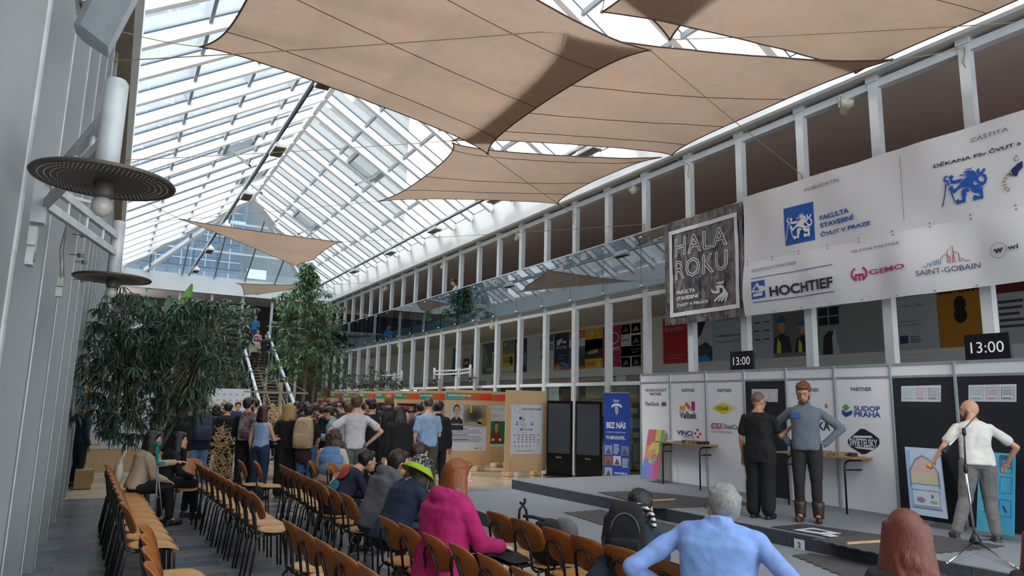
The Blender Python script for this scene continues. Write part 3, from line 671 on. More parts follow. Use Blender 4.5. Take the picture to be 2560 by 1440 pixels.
# ---- white partner banner and black banner on the gallery columns
XB = 10.84
def wob(o):
    def f(u, v):
        y = o - u; return V((.035*N.noise(V((y*1.6, v*.9, 2))) + .02*sin(y*4+v*2), 0, 0)) + V((-.03, 0, 0))*(1 if True else 0)
    return f
BW = mat('#d6d6da', .45, sc=1, var=.015, bump=.05)
bn = thing('partner_banner', 'huge white partner banner with blue lions and company logos hung across the gallery', 'banner', (XB, 6, 3.6))
Y0 = 9.62; W0 = Y0 + .5; wf = wob(Y0)
def cloth(P, w, h, warp, nu, nv, topsag=0):
    b = MB(); P = V(P)
    def fn(a, c):
        u, v = a*w, c*h; z = -v
        if topsag: z -= topsag * abs(sin(pi*u/1.515)) * (1-c)
        return P + V((0, -u, z)) + warp(u, v)
    b.grid(fn, nu, nv); n0 = len(b.v); b.v += [p + V((.004,0,0)) for p in b.v[:n0]]; b.f += [[i+n0 for i in reversed(f)] for f in b.f[:]]; b.m = [0]*len(b.f); return b
cloth((XB, Y0, 6.02), W0, 1.40, wf, 90, 10, .02).build('upper_sheet', BW, bn, True)
wf2 = lambda u, v: wf(u, v+1.4) + V((-.11*abs(sin(pi*u/1.515+.4))*max(0, sin(pi*min(1, v/1.06))), 0, 0))
cloth((XB, Y0, 4.63), W0, 1.06, wf2, 90, 14).build('lower_sheet', BW, bn, True)
b = MB()
for i in range(17):
    for z in (4.66, 4.60, 3.60): b.ell((XB-.05, Y0-.1-.6*i, z), (.012,.012,.014), n=6)
b.build('eyelet', mat('#77777c', .4), bn)
U1 = Sheet((XB, Y0, 6.02), (0,-1,0), 1, 1, warp=wf, eps=.012); U2 = Sheet((XB, Y0, 4.63), (0,-1,0), 1, 1, warp=wf2, eps=.012)
z25 = lambda x, y: (1650 + x/2.4824, 280 + y/2.4824)
BL = '#0b53a8'; G1 = '#6d6a74'
def subd(S_, pts, c, lay=1): PL(pts, c, lay, S_)
T('POŘADATEL', z25(905,498), z25(1135,403), G1, 0, S_=U1); T('ZÁŠTITA', z25(1932,192), z25(2172,88), G1, 0, S_=U1)
T('DĚKANA FSv ČVUT a', z25(1716,355), z25(2254,176), '#35304a', .025, S_=U1)
T('FAKULTA', z25(1000,675), z25(1187,598), BL, .025, S_=U1); T('STAVEBNÍ', z25(1000,722), z25(1218,632), BL, .025, S_=U1); T('ČVUT V PRAZE', z25(1002,775), z25(1320,670), BL, .025, S_=U1)
a = at(*z25(782,605), X=XB); b_ = at(*z25(968,795), X=XB); U1.rect(Y0-a.y, 6.02-a.z, Y0-b_.y, 6.02-b_.z, BL)
LN([z25(1498,278), z25(1524,675)], .008, G1, 2, U1)
T('Č', (2541,406), (2551,388), '#3b3c6a', .0, S_=U1)
e0 = [(2526,438), (2535,424), (2550,410), (2562,404), (2562,420), (2552,430), (2547,443)]; PL(e0, '#20265e', 2, U1)
for k in range(7):
    a = at(2556,452,X=XB); u, v = Y0-a.y-.06, 6.02-a.z; an = pi*.6 + k*.35
    U1.k = 3; U1.poly([(u+.0+.10*cos(an), v-.10*sin(an)), (u+.15*cos(an-.12), v-.15*sin(an-.12)), (u+.17*cos(an), v-.17*sin(an)), (u+.15*cos(an+.12), v-.15*sin(an+.12))], '#a38a68')
T('GENERÁLNÍ PARTNER', z25(590,998), z25(862,922), G1, 0, S_=U2); T('HOCHTIEF', z25(712,1150), z25(1102,1025), '#2a2238', .03, S_=U2)
LN([z25(592,1040), z25(844,995), z25(1097,950)], .014, '#2653a4', 2, U2); LN([z25(603,1187), z25(855,1152), z25(1107,1117)], .014, '#2653a4', 2, U2)
PL([z25(593,1060), z25(677,1045), z25(681,1152), z25(598,1168)], '#2450a6', 1, U2)
PL([z25(634,1062), z25(672,1112), z25(668,1118), z25(602,1128), z25(603,1118)], '#d6d6da', 2, U2); PL([z25(610,1135), z25(668,1124), z25(668,1142), z25(610,1152)], '#d6d6da', 2, U2)
PL([z25(634,1082), z25(652,1110), z25(617,1115)], '#2450a6', 3, U2)
T('HLAVNÍ PARTNER', z25(1212,878), z25(1507,800), G1, 0, S_=U2); T('GEMO', z25(1318,1014), z25(1550,945), '#b3195f', .015, S_=U2)
c_ = at(*z25(1260,1008), X=XB); uu, vv = Y0-c_.y, 4.63-c_.z
U2.line([(uu+.125*cos(R(a)), vv+.115*sin(R(a))) for a in range(-60, 245, 15)][:9], .03, '#b3195f'); U2.line([(uu+.125*cos(R(a)), vv+.115*sin(R(a))) for a in range(120, 245, 15)], .03, '#b3195f')
U2.rect(uu-.07, vv-.0, uu+.07, vv+.03, '#b3195f', 2)
for dx in (-.06, 0, .06): U2.rect(uu+dx-.013, vv, uu+dx+.013, vv+.12, '#b3195f', 2)
T('SAINT-GOBAIN', z25(1622,1025), z25(2000,935), '#45406f', .0, S_=U2)
zc = lambda x, y: (2090 + x/5.447, 580 + y/5.447)
LN([zc(*a) for a in ((1255,490),(1310,485),(1315,442),(1340,438),(1345,475),(1365,470),(1368,418),(1400,412),(1405,465),(1425,460),(1425,395),(1450,388),(1455,450),(1480,450),(1482,385))], .012, '#4577a0', 2, U2)
LN([zc(*a) for a in ((1482,385),(1530,315),(1600,345),(1605,430),(1580,435),(1562,270),(1625,200),(1668,425),(1640,425),(1640,330),(1660,275),(1715,300),(1728,410),(1750,405),(1745,360),(1810,400),(1860,388))], .012, '#b0525c', 2, U2)
c_ = at(*z25(2128,865), X=XB); uu, vv = Y0-c_.y, 4.63-c_.z; U2.line([(uu+.115*cos(R(a)), vv+.11*sin(R(a))) for a in range(0, 361, 15)], .007, '#77747e')
T('w', (2495,637), (2521,621), '#35323f', .04, S_=U2); T('wi', z25(2192,865), z25(2259,825), '#35323f', .02, S_=U2)
# the lion emblem
LION = [[(890,250),(930,265),(970,230),(1000,240),(1080,195),(1055,240),(1050,252),(905,275)],
 [(870,325),(910,305),(960,290),(1040,275),(1070,300),(1040,360),(1000,410),(890,440),(885,420),(930,400),(945,370),(930,350),(870,345)],
 [(765,390),(800,402),(850,385),(925,375),(880,397),(830,430),(785,425)],
 [(860,485),(600,555),(590,500),(620,450),(600,415),(540,415),(520,440),(485,470),(520,500),(530,560),(550,600),(525,640),(750,610),(790,580)],
 [(490,430),(430,425),(370,470),(360,540),(400,590),(450,600),(490,700),(525,680),(490,570),(480,540),(420,540),(405,510),(430,470)],
 [(405,620),(445,625),(415,890),(345,1200),(300,1250),(320,1170),(385,900)],
 [(780,640),(690,750),(640,770),(610,740),(610,690),(560,680),(510,720),(500,790),(560,830),(640,885),(740,780),(840,720)],
 [(530,840),(590,860),(660,1080),(650,1130)],
 [(990,730),(860,760),(820,820),(840,1040),(770,1060),(740,1020),(680,1050),(670,1110),(700,1165),(800,1130),(860,1100),(920,1120),(935,940),(970,890),(930,870),(925,850),(1030,820)],
 [(1100,590),(1130,640),(1190,690),(1220,745),(1390,705),(1355,760),(1385,960),(1360,1020),(1290,1010),(1200,1040),(1140,1065),(1115,990),(1140,920),(1200,920),(1230,950),(1290,930),(1280,860),(1150,860),(1080,800),(1020,680),(1040,640)]]
STR = [[(1060+22*i, 290+18*i), (1095+17*i, 360+8*i), (1040+25*i, 430+20*i), (900+45*i, 530+10*i), (820+48*i, 620+4*i), (850+42*i, 705+2*i)] for i in range(5)]
TAIL = [[(1180,675),(1300,680),(1400,600),(1435,500),(1400,410),(1330,395)], [(1370,610),(1280,600),(1210,540),(1215,450),(1290,370),(1370,290),(1385,230)], [(1265,365),(1215,290),(1250,240)]]
def lmap(x, y): p = at(2330 + x/10.287, 400 + y/10.287, X=XB); return (Y0 - p.y, 6.02 - p.z)
def lion(S_, fn, c, th, lay=2):
    for P_ in LION: S_.k = lay; S_.poly([fn(*lmap(*q)) for q in P_], c)
    for P_ in STR: S_.line([fn(*lmap(*q)) for q in P_], th*1.1, c, lay)
    for P_ in TAIL: S_.line([fn(*lmap(*q)) for q in P_], th, c, lay)
lion(U1, lambda u, v: (u, v), BL, .04)
l0 = lmap(300, 1250); l1 = lmap(1440, 195); a = at(*z25(795,806), X=XB); b_ = at(*z25(955,632), X=XB)
k1 = (a.y-b_.y)/(l1[0]-l0[0]); k2 = (b_.z-a.z)/(l0[1]-l1[1])
lion(U1, lambda u, v: (Y0-a.y + (u-l0[0])*k1, 6.02-a.z - (l0[1]-v)*k2), '#d6d6da', .03, 3)
U1.done(bn); U2.done(bn)
# ---- black banner
hb = thing('hall_banner', 'dark crumpled banner reading HALA ROKU left of the white banner', 'banner', (XB, 11, 3.6))
m = bpy.data.materials.new('crowd_print'); m.use_nodes = True; t_ = m.node_tree; L = t_.links.new; bs = t_.nodes['Principled BSDF']; bs.inputs['Roughness'].default_value = .3
co = nd(t_, 'ShaderNodeTexCoord'); vo = nd(t_, 'ShaderNodeTexVoronoi'); vo.inputs['Scale'].default_value = 9; n2 = nd(t_, 'ShaderNodeTexNoise'); n2.inputs['Scale'].default_value = 2.2
mp_ = nd(t_, 'ShaderNodeMapping'); mp_.inputs['Scale'].default_value = (1, 1.6, .7)
r1 = nd(t_, 'ShaderNodeValToRGB'); e = r1.color_ramp.elements; e[0].color = (.012,.013,.02,1); e[1].color = (.27,.26,.27,1); e[0].position = .25
r2 = nd(t_, 'ShaderNodeValToRGB'); e = r2.color_ramp.elements; e[0].color = (.02,.03,.05,1); e[1].color = (.2,.14,.09,1); e[0].position = .4; e[1].position = .65
mx_ = nd(t_, 'ShaderNodeMixRGB'); mx_.inputs[0].default_value = .45
L(co.outputs['Object'], mp_.inputs[0]); L(mp_.outputs[0], vo.inputs[0]); L(mp_.outputs[0], n2.inputs[0]); L(vo.outputs['Color'], r1.inputs[0]); L(n2.outputs['Fac'], r2.inputs[0]); L(r1.outputs[0], mx_.inputs[1]); L(r2.outputs[0], mx_.inputs[2]); L(mx_.outputs[0], bs.inputs['Base Color'])
H0 = 11.96
wh = lambda u, v: V((-.02 + .008*sin(u*24+3*N.noise(V((u*3, v*2, 0)))) + .02*N.noise(V((u*2, v*2, 5))), 0, 0))
cloth((XB, H0, 5.96), 2.32, 2.38, wh, 60, 30, .02).build('sheet', m, hb, True)
HB = Sheet((XB, H0, 5.96), (0,-1,0), 1, 1, warp=wh, eps=.02)
z45 = lambda x, y: (1660 + x/4.5, 500 + y/4.5); HW = '#d4d4d8'
q0 = at(*z45(85,1325), X=XB); q1 = at(*z45(835,140), X=XB); u0, v1_, u1, v0_ = H0-q0.y, 5.96-q0.z, H0-q1.y, 5.96-q1.z
for r in ((u0,v0_,u1,v0_+.09),(u0,v1_-.09,u1,v1_),(u0,v0_,u0+.09,v1_),(u1-.09,v0_,u1,v1_)): HB.rect(*r, HW)
def outline(body, a, b):
    "outlined capitals: strokes along the letter contours"
    cu = bpy.data.curves.new('t', 'FONT'); cu.body = body; cu.resolution_u = 2; cu.offset = .045; cu.space_character = 1.12; cu.fill_mode = 'NONE'; cu.extrude = 0
    ob = bpy.data.objects.new('t', cu); me = ob.to_mesh(); vs = [v.co.copy() for v in me.vertices]; ed = [tuple(e.vertices) for e in me.edges]; ob.to_mesh_clear(); bpy.data.objects.remove(ob)
    x0 = min(v.x for v in vs); x1 = max(v.x for v in vs); y0 = min(v.y for v in vs); y1 = max(v.y for v in vs); p = at(*a, X=XB); q = at(*b, X=XB)
    f = lambda v: (H0-p.y + (p.y-q.y)*(v.x-x0)/(x1-x0), 5.96-p.z - (q.z-p.z)*(v.y-y0)/(y1-y0))
    for i, j in ed: HB.line([f(vs[i]), f(vs[j])], .02, HW, 2)
outline('HALA', z45(148,640), z45(722,290)); outline('ROKU', z45(152,900), z45(732,560))
for bd, a, b_ in (('FAKULTA', (160,1072), (370,990)), ('STAVEBNÍ', (162,1140), (405,1045)), ('ČVUT V PRAZE', (165,1210), (518,1112))): T(bd, z45(*a), z45(*b_), HW, .03, S_=HB)
PL([z45(*q) for q in ((612,925),(640,930),(648,915),(668,925),(690,912),(706,912),(695,945),(620,950))], HW, 2, HB)
PL([z45(*q) for q in ((600,970),(660,955),(700,970),(690,990),(640,1000),(655,1020),(640,1055),(605,1055),(630,1030),(610,1000))], HW, 2, HB)
LN([z45(*q) for q in ((555,1010),(575,1040),(610,1040),(625,1015))], .05, HW, 2, HB)
for i in range(4): LN([z45(690+14*i,985+20*i), z45(695+14*i,1040+8*i), z45(640+25*i,1085+8*i), z45(590+38*i,1142)], .045, HW, 2, HB)
HB.done(hb)
# ---- clocks
for pa, pb, lb in (((1825,880),(1883,925),'smaller black digital clock showing 13:00 standing on the white panels'), ((2409,838),(2529,912),'bigger black digital clock showing 13:00 above the dark panels')):
    p = at(*pa, X=9.45); q = at(*pb, X=9.45); t = thing('digital_clock', lb, 'clock', (9.45, (p.y+q.y)/2, ZT)); w_ = p.y-q.y; h_ = p.z-ZT-.0
    MB().slab((9.45, p.y, p.z), (0,-1,0), (0,0,-1), w_, h_, .05).build('case', mat('#0d0d14', .35), t)
    S = Sheet((9.45, p.y, p.z), (0,-1,0), w_, h_); S.text('13:00', .14, .3, .88, .72, mat('#c9ccd2', .5, emit=.45)); S.done(t, 'digits')
    MB().box(9.46, 9.49, (p.y+q.y)/2-.05, (p.y+q.y)/2+.05, ZT-.02, ZT+.01).build('foot', DARK, t)
# ---- posters of partners on the inner gallery wall
XP = 14.38
def poster(px0, px1, lb, fn, z0=3.05, z1=4.42):
    ya = at(px0, 860, X=XP).y; yb = at(px1, 860, X=XP).y; t = thing('wall_poster', lb, 'poster', (XP, (ya+yb)/2, z0), 0, 'partner posters on the inner gallery wall')
    MB().slab((XP, ya, z1), (0,-1,0), (0,0,-1), ya-yb-.01, z1-z0, .015).build('board', flat('#c2c5cc'), t)
    s_ = Sheet((XP, ya, z1), (0,-1,0), ya-yb-.01, z1-z0, eps=.003); fn(s_); s_.done(t)
def sky_photo(s, u0, v0, u1, v1, sky='#2f5f94', ground='#2c2a26'):
    s.rect(u0, v0, u1, v1, sky); s.poly([(u0,v1),(u0,v0+(v1-v0)*.62),(u0+(u1-u0)*.3,v0+(v1-v0)*.5),(u0+(u1-u0)*.7,v0+(v1-v0)*.55),(u1,v0+(v1-v0)*.45),(u1,v1)], ground, 2)
    s.poly([(u0+(u1-u0)*.15,v0+(v1-v0)*.66),(u0+(u1-u0)*.75,v0+(v1-v0)*.5),(u0+(u1-u0)*.75,v0+(v1-v0)*.72),(u0+(u1-u0)*.15,v0+(v1-v0)*.78)], '#a89c86', 3)
poster(1133,1150,'narrow teal and blue poster at the far left end of the poster row', lambda s: (s.rect(0,0,1,.35,'#3b7aa8'), s.rect(0,.35,1,.7,'#17696e'), s.rect(0,.7,1,1,'#1a2f5c')))
poster(1158,1196,'grey poster with a dark red square reading DES', lambda s: (s.rect(.04,.42,.45,.72,'#5e1a24'), s.text('DES',.1,.52,.4,.62,'#e0dede',.02), s.rect(.58,.3,.98,.78,'#5b86b0'), s.rect(.58,.5,.98,.78,'#6d5442',2), s.lines(.1,.08,.5,.14,2)))
poster(1207,1247,'black and white photo poster with blue and green blocks', lambda s: (s.rect(0,0,.62,1,'#5c5f62'), s.poly([(.1,0),(.4,.5),(.1,.9),(.0,.4)],'#8c8f92',2), s.rect(.62,0,1,.3,'#2159a4'), s.rect(.3,.7,.65,.95,'#2f8f36',3), s.text('K NÁM',.34,.8,.62,.88,'#e6e6e6',.02,4), s.rect(.68,.35,1,1,'#33363a')))
poster(1257,1287,'poster with a grey machine photo above a yellow text block', lambda s: (s.rect(0,0,1,.42,'#6f7378'), s.disc(.2,.12,.1,.05,'#d2b52a',2), s.rect(0,.42,1,1,'#cfae22'), s.lines(.1,.5,.7,.7,5,'#5c4c12',2), s.disc(.75,.62,.14,.14,'#1f1b18',2), s.rect(0,.82,1,.93,'#c4c4c0',2)))
poster(1287,1318,'navy poster with yellow vertical bars', lambda s: (s.rect(0,0,1,1,'#182a66'), [s.rect(.12+.14*i,.12,.2+.14*i,.3,'#d2b52a',2) for i in range(3)], s.rect(.4,.44,.95,.78,'#6c7a70',2), s.lines(.1,.82,.7,.95,3,'#7f90c4',2)))
poster(1318,1350,'blank light grey poster panel', lambda s: s.rect(.02,.02,.98,.98,'#bfc3cb'))
poster(1350,1385,'white poster with house photos reading DEK', lambda s: (s.rect(.03,.1,.6,.42,'#7d99b8'), s.poly([(.1,.1),(.3,.0),(.5,.1)],'#7c3340',2), s.text('DEK',.04,.55,.5,.66,'#a5252c',.03), s.rect(.65,0,.98,.2,'#4f5468'), s.rect(.65,.25,.98,.45,'#6b8f60'), s.lines(.1,.72,.5,.8,2)))
def p5(s):
    s.rect(0,0,1,1,'#122a48'); s.poly([(.18,.2),(.55,.14),(.55,.26),(.42,.26),(.42,.3),(.18,.34)],'#d0d4da',2); s.rect(.58,.22,.82,.29,'#d0d4da',2); s.text('HSF SYSTEM',.14,.36,.84,.43,'#d0d4da',.02)
    s.text('STAVÍME',.28,.58,.7,.62,'#b0b6c0'); s.text('STAVBY',.3,.67,.68,.71,'#b0b6c0')
    for a, c in (([(0,.88),(.25,.8),(.35,.84),(0,.96)],'#c8452c'),([(.0,.96),(.3,.86),(.5,.9),(.5,1),(.0,1)],'#c98a2c'),([(.35,.82),(.6,.78),(1,.88),(1,.95)],'#4a8ed0'),([(.5,.92),(.75,.88),(1,.95),(1,1),(.5,1)],'#7f55b0')): s.poly(a, c, 3)
poster(1386,1423,'navy poster reading HSF SYSTEM with a coloured block building', p5)
poster(1423,1463,'orange headed poster with a white square and a dark photo', lambda s: (s.rect(0,0,1,.2,'#c85a2c'), s.text('POJĎ DO',.1,.04,.9,.09,'#e8d8c8'), s.text('KARIÉR',.1,.11,.9,.16,'#e8d8c8'), s.rect(0,.2,1,.42,'#c9ccd0'), s.disc(.4,.3,.12,.06,'#8a8a90',2), s.rect(0,.42,1,.94,'#3c5a80'), s.poly([(0,.94),(.2,.6),(.6,.55),(1,.7),(1,.94)],'#4b3a30',2), s.rect(0,.94,1,1,'#c85a2c')))
def p7(s):
    s.rect(0,0,1,1,'#caa31e'); sky_photo(s,0,.27,1,.76); s.text('SYNER',.05,.84,.6,.93,'#a53a1a',.03); s.line([(.35,.12),(.4,.05),(.46,.12)],.03,'#e2ddd0'); s.rect(.34,.14,.48,.16,'#e2ddd0',2)
    for v in (.16,.24): s.line([(.5,v),(.58,v+.03),(.66,v)],.03,'#a53a1a')
    s.line([(.7,.88),(.78,.92),(.86,.88)],.03,'#e2ddd0'); s.line([(.7,.99),(.78,.95),(.86,.99)],.03,'#e2ddd0'); s.line([(.85,.86),(.95,.82),(1,.76)],.03,'#a53a1a')
poster(1463,1507,'yellow poster reading SYNER with a house photo', p7)
poster(1507,1553,'magenta poster reading GEMO with a white ring', lambda s: (s.rect(0,0,1,1,'#a81759'), s.line([(.6+.3*cos(a/8*pi*2-.9),.3+.14*sin(a/8*pi*2-.9)) for a in range(9)],.04,'#d8c8d2'), s.text('GEMO',.1,.52,.92,.6,'#dccfd6',.04), s.lines(.12,.76,.9,.82,1,'#cf7fa4',2)))
def p9(s):
    s.rect(0,0,1,1,'#bfc2ca')
    for u, v, c in ((0,0,'#8d8d94'),(.52,0,'#3d2220'),(.52,.28,'#77797c'),(0,.78,'#2a3350'),(.52,.78,'#83868c')): s.rect(u+.01,v+.01,u+.47,v+.24,c); s.poly([(u+.05,v+.2),(u+.25,v+.06),(u+.42,v+.18)],'#55585e' if c != '#3d2220' else '#9a8478',2)
    s.text('STRABAG',.05,.36,.42,.41,'#a5252c',.03); s.rect(0,.53,1,.77,'#a81f28'); s.text('Staň se součástí',.5,.6,.93,.63,'#dcc',0); s.text('našeho týmu',.55,.67,.9,.7,'#dcc',0)
poster(1553,1603,'white and red poster reading STRABAG with small photos', p9)
poster(1658,1719,'bright red poster reading METROSTAV below the black banner', lambda s: (s.rect(0,0,1,1,'#b30f18'), s.text('METROSTAV',.08,.22,.86,.3,'#dba0a4',.0), s.text('strategický partner',.2,.8,.85,.84,'#cf8f90'), s.lines(.2,.87,.8,.9,1,'#c87f80',2)))
poster(1728,1861,'grey poster reading Stavíme společně strategický partner', lambda s: (s.rect(0,0,1,1,'#a9b4c4'), s.rect(0,0,.42,1,'#b9bcc6',2), s.poly([(0,0),(.38,0),(.2,.45),(0,.65)],'#14151c',3), s.poly([(0,.75),(.3,.6),(.42,.72),(.42,1),(0,1)],'#2c3f58',3), s.poly([(0,.9),(.3,.86),(.42,1),(0,1)],'#2f86c8',4), s.text('Stavíme společně',.5,.16,.9,.22,'#3a4668',.0,3), s.text('strategický partner',.5,.48,.95,.54,'#2e3a5e',.01,3), s.text('Fakulty stavební ČVUT',.5,.6,.95,.65,'#2e3a5e',0,3)))
def pface(s, u, v, r, skin='#b58a6c', hel='#2a5fa0', vest='#c2cc2c'):
    s.poly([(u-2*r,v+3.6*r),(u-1.6*r,v+1.6*r),(u,v+1.1*r),(u+1.6*r,v+1.6*r),(u+2*r,v+3.6*r)],'#20232a',3); s.poly([(u-1.2*r,v+3.6*r),(u-.9*r,v+1.6*r),(u-.2*r,v+2.4*r),(u-.3*r,v+3.6*r)],vest,4); s.disc(u,v,r*.75,r,skin,4); s.disc(u,v-.3*r,r*.95,r*.9,hel,5,12,pi,2*pi)
poster(1881,1935,'white poster with rows of small dark logos left of the helmet photo', lambda s: (s.rect(0,0,1,1,'#a6adbc'), [s.lines(.12+.45*(i%2),.3+.16*(i//2),.42+.45*(i%2),.35+.16*(i//2),1,'#2a2f40',2) for i in range(6)]))
poster(1935,2023,'photo poster of two workers in blue helmets headed HOCHTIEF', lambda s: (s.rect(0,0,1,1,'#8f98a6'), s.text('HOCHTIEF',.2,.02,.85,.12,'#1c2030',.02), s.rect(0,.2,1,1,'#746f70',2), pface(s,.25,.42,.14), pface(s,.85,.5,.12)))
poster(2046,2121,'black and white photo poster of a cow by a window', lambda s: (s.rect(0,.15,1,1,'#8a8c92'), s.rect(.05,.2,.75,.5,'#15161a',2), s.line([(.05,.35),(.75,.35)],.03,'#9a9ca2',3), s.line([(.4,.2),(.4,.5)],.03,'#9a9ca2',3), s.poly([(.15,1),(.2,.7),(.4,.6),(.55,.62),(.6,.8),(.5,1)],'#1c1d20',3), s.poly([(.5,1),(.5,.7),(.6,.55),(.68,.8),(.75,1)],'#b9bac0',4)))
poster(2121,2219,'plain grey poster panel left of the SAINT-GOBAIN poster', lambda s: s.rect(0,0,1,1,'#8f8f92'))
poster(2229,2348,'white poster reading SAINT-GOBAIN half hidden by the white banner', lambda s: (s.rect(0,0,1,1,'#a9abb4'), s.text('SAINT-GOBAIN',.02,.12,.75,.19,'#4b4766',0), [s.text(t_,.02+.27*i,.31,.2+.27*i,.34,'#3a3848') for i, t_ in enumerate(('ISOVER','Rigips','weber'))], s.text('Hlavní partner',.2,.55,.6,.58,'#3a3f60'), s.text('Fakulty stavební ČVUT',.1,.6,.7,.64,'#3a3f60'), s.rect(.2,.78,.38,.9,'#24406c',2), s.lines(.42,.79,.66,.9,3,'#3a4a70',2)))
poster(2351,2470,'dark yellow poster reading SUBTERRA with a black dotted eight', lambda s: (s.rect(0,0,1,1,'#a86f10'), s.text('SUBTERRA',.04,.1,.95,.22,'#241405',.04), s.disc(.5,.38,.13,.12,'#140d08',2), s.disc(.5,.54,.14,.12,'#140d08',3)))
poster(2495,2600,'pale poster with a maroon heading at the right edge', lambda s: (s.rect(0,0,1,1,'#a3a3aa'), s.rect(0,0,1,.3,'#5c1018',2), s.lines(.1,.38,.8,.8,5,'#3c3c48',2)))
# ================================================================ display boards
MDF = mat('#caa87c', .6, kind='stone', sc=12, var=.05); LATH = mat('#c9a877', .6, kind='wood', sc=3, var=.06)
PAPW = mat('#c6c9d2', .5, var=.02)
GR0 = [(19,137,124),(40,138,112),(110,128,80),(176,100,50),(205,78,38),(208,62,34),(204,51,39)]
GRAD = ['#%02x%02x%02x' % tuple(int(GR0[int(i/4)][k] + (GR0[int(i/4)+1][k]-GR0[int(i/4)][k])*(i/4-int(i/4))) for k in range(3)) for i in range(24)]
def mdf_board(label, px0, px1, Y, fn, w=None, top=2.1, header=None, hl=None):
    a = at(px0, 985, Y=Y); b_ = at(px1, 985, Y=Y); w = w or (b_.x - a.x); x0 = a.x
    t = thing('display_board', label, 'board', (x0+w/2, Y, 0), 0, 'plain fibreboard display boards')
    MB().slab((x0, Y, top), (1,0,0), (0,0,-1), w, top-.1, .02).build('sheet', MDF, t)
    for fx in (.16, .84):
        x = x0 + w*fx; b = MB(); b.box(x-.035, x+.035, Y-.05, Y-.002, 0, .36); b.box(x-.03, x+.03, Y+.022, Y+.06, 0, .3); b.build('foot_post', LATH, t)
        MB().box(x-.16, x-.04, Y-.18, Y+.2, 0, .09).build('foot_block', LATH, t)
    s = Sheet((x0, Y, top), (1,0,0), w, top-.1, eps=.004)
    if header:
        for i, c in enumerate(GRAD): s.rect(i/24, .04, (i+1)/24, .135, c, 1)
        s.text(header, .03, .055, .03+.06*len(header)*.5, .09, '#dcdfe0', .03, 3)
        if hl: s.text(hl, .03, .1, .03+.055*len(hl)*.45, .125, '#8fc4ba', .0, 3)
    fn(s); s.done(t); return t
def portrait(s, u, v, r, skin, hair, coat, bg=None, ar=1.):
    s.poly([(u-2.0*r,v+4.4*r*ar),(u-1.7*r,v+2.2*r*ar),(u-.5*r,v+1.4*r*ar),(u+.5*r,v+1.4*r*ar),(u+1.7*r,v+2.2*r*ar),(u+2*r,v+4.4*r*ar)], coat, 4)
    s.poly([(u-.4*r,v+.8*r*ar),(u-.45*r,v+1.5*r*ar),(u,v+2.2*r*ar),(u+.45*r,v+1.5*r*ar),(u+.4*r,v+.8*r*ar)], skin, 5)
    s.disc(u, v-.15*r*ar, r*.92, r*1.15*ar, hair, 5); s.disc(u, v+.12*r*ar, r*.78, r*1.0*ar, skin, 6)
    for d in (-.33, .33): s.disc(u+d*r, v, r*.1, r*.08*ar, '#2a2020', 7, 8)
    s.line([(u-.25*r, v+.6*r*ar), (u, v+.67*r*ar), (u+.25*r, v+.6*r*ar)], .008, '#7c3f36', 7)
def fB3(s):
    s.rect(.13,.18,.9,.79,PAPW); s.line([(.2,.2),(.33,.2),(.33,.27),(.2,.27),(.2,.2)],.006,'#4a4a58'); s.text('NAŠI PARTNEŘI',.38,.21,.86,.248,'#22263c',.01,2)
    for v in (.29,.435): s.line([(.2,v),(.84,v)],.003,'#7d8090')
    s.rect(.33,.33,.39,.365,'#1f3563',2); s.lines(.4,.345,.48,.375,2,'#3a4668',2); s.rect(.26,.39,.3,.41,'#3584b8',2); s.disc(.27,.425,.02,.008,'#2a2f4a',2); s.disc(.64,.42,.03,.01,'#2a2f4a',2)
    for v,u0,u1 in ((.315,.38,.46),(.315,.6,.7),(.38,.36,.46),(.385,.6,.72),(.4,.33,.5),(.42,.33,.52),(.455,.4,.52),(.525,.42,.52)): s.lines(u0,v,u1,v+.008,1,'#5a5d70',2)
    s.rect(.36,.475,.41,.5,'#2450a6',2); s.text('HOCHTIEF',.43,.48,.66,.5,'#22304f',.02,2)
    for r in range(4):
        for c in range(7):
            if rnd.random() < .8: s.rect(.2+.095*c,.553+.028*r,.25+.095*c,.562+.028*r,('#4a4f66','#4a4f66','#8a3038','#2450a6','#6d7080')[rnd.randrange(5)],2)
    s.rect(.62,.547,.7,.562,'#cf951c',3); s.lines(.25,.745,.72,.757,1,'#3a3d50',2)
    for c in range(5): s.rect(.22+.09*c,.69,.26+.09*c,.7,'#4a5f8a',2)
mdf_board('nearest fibreboard display board reading NAŠI PARTNEŘI beside the black kiosks', 1265, 1367, 15.4, fB3)
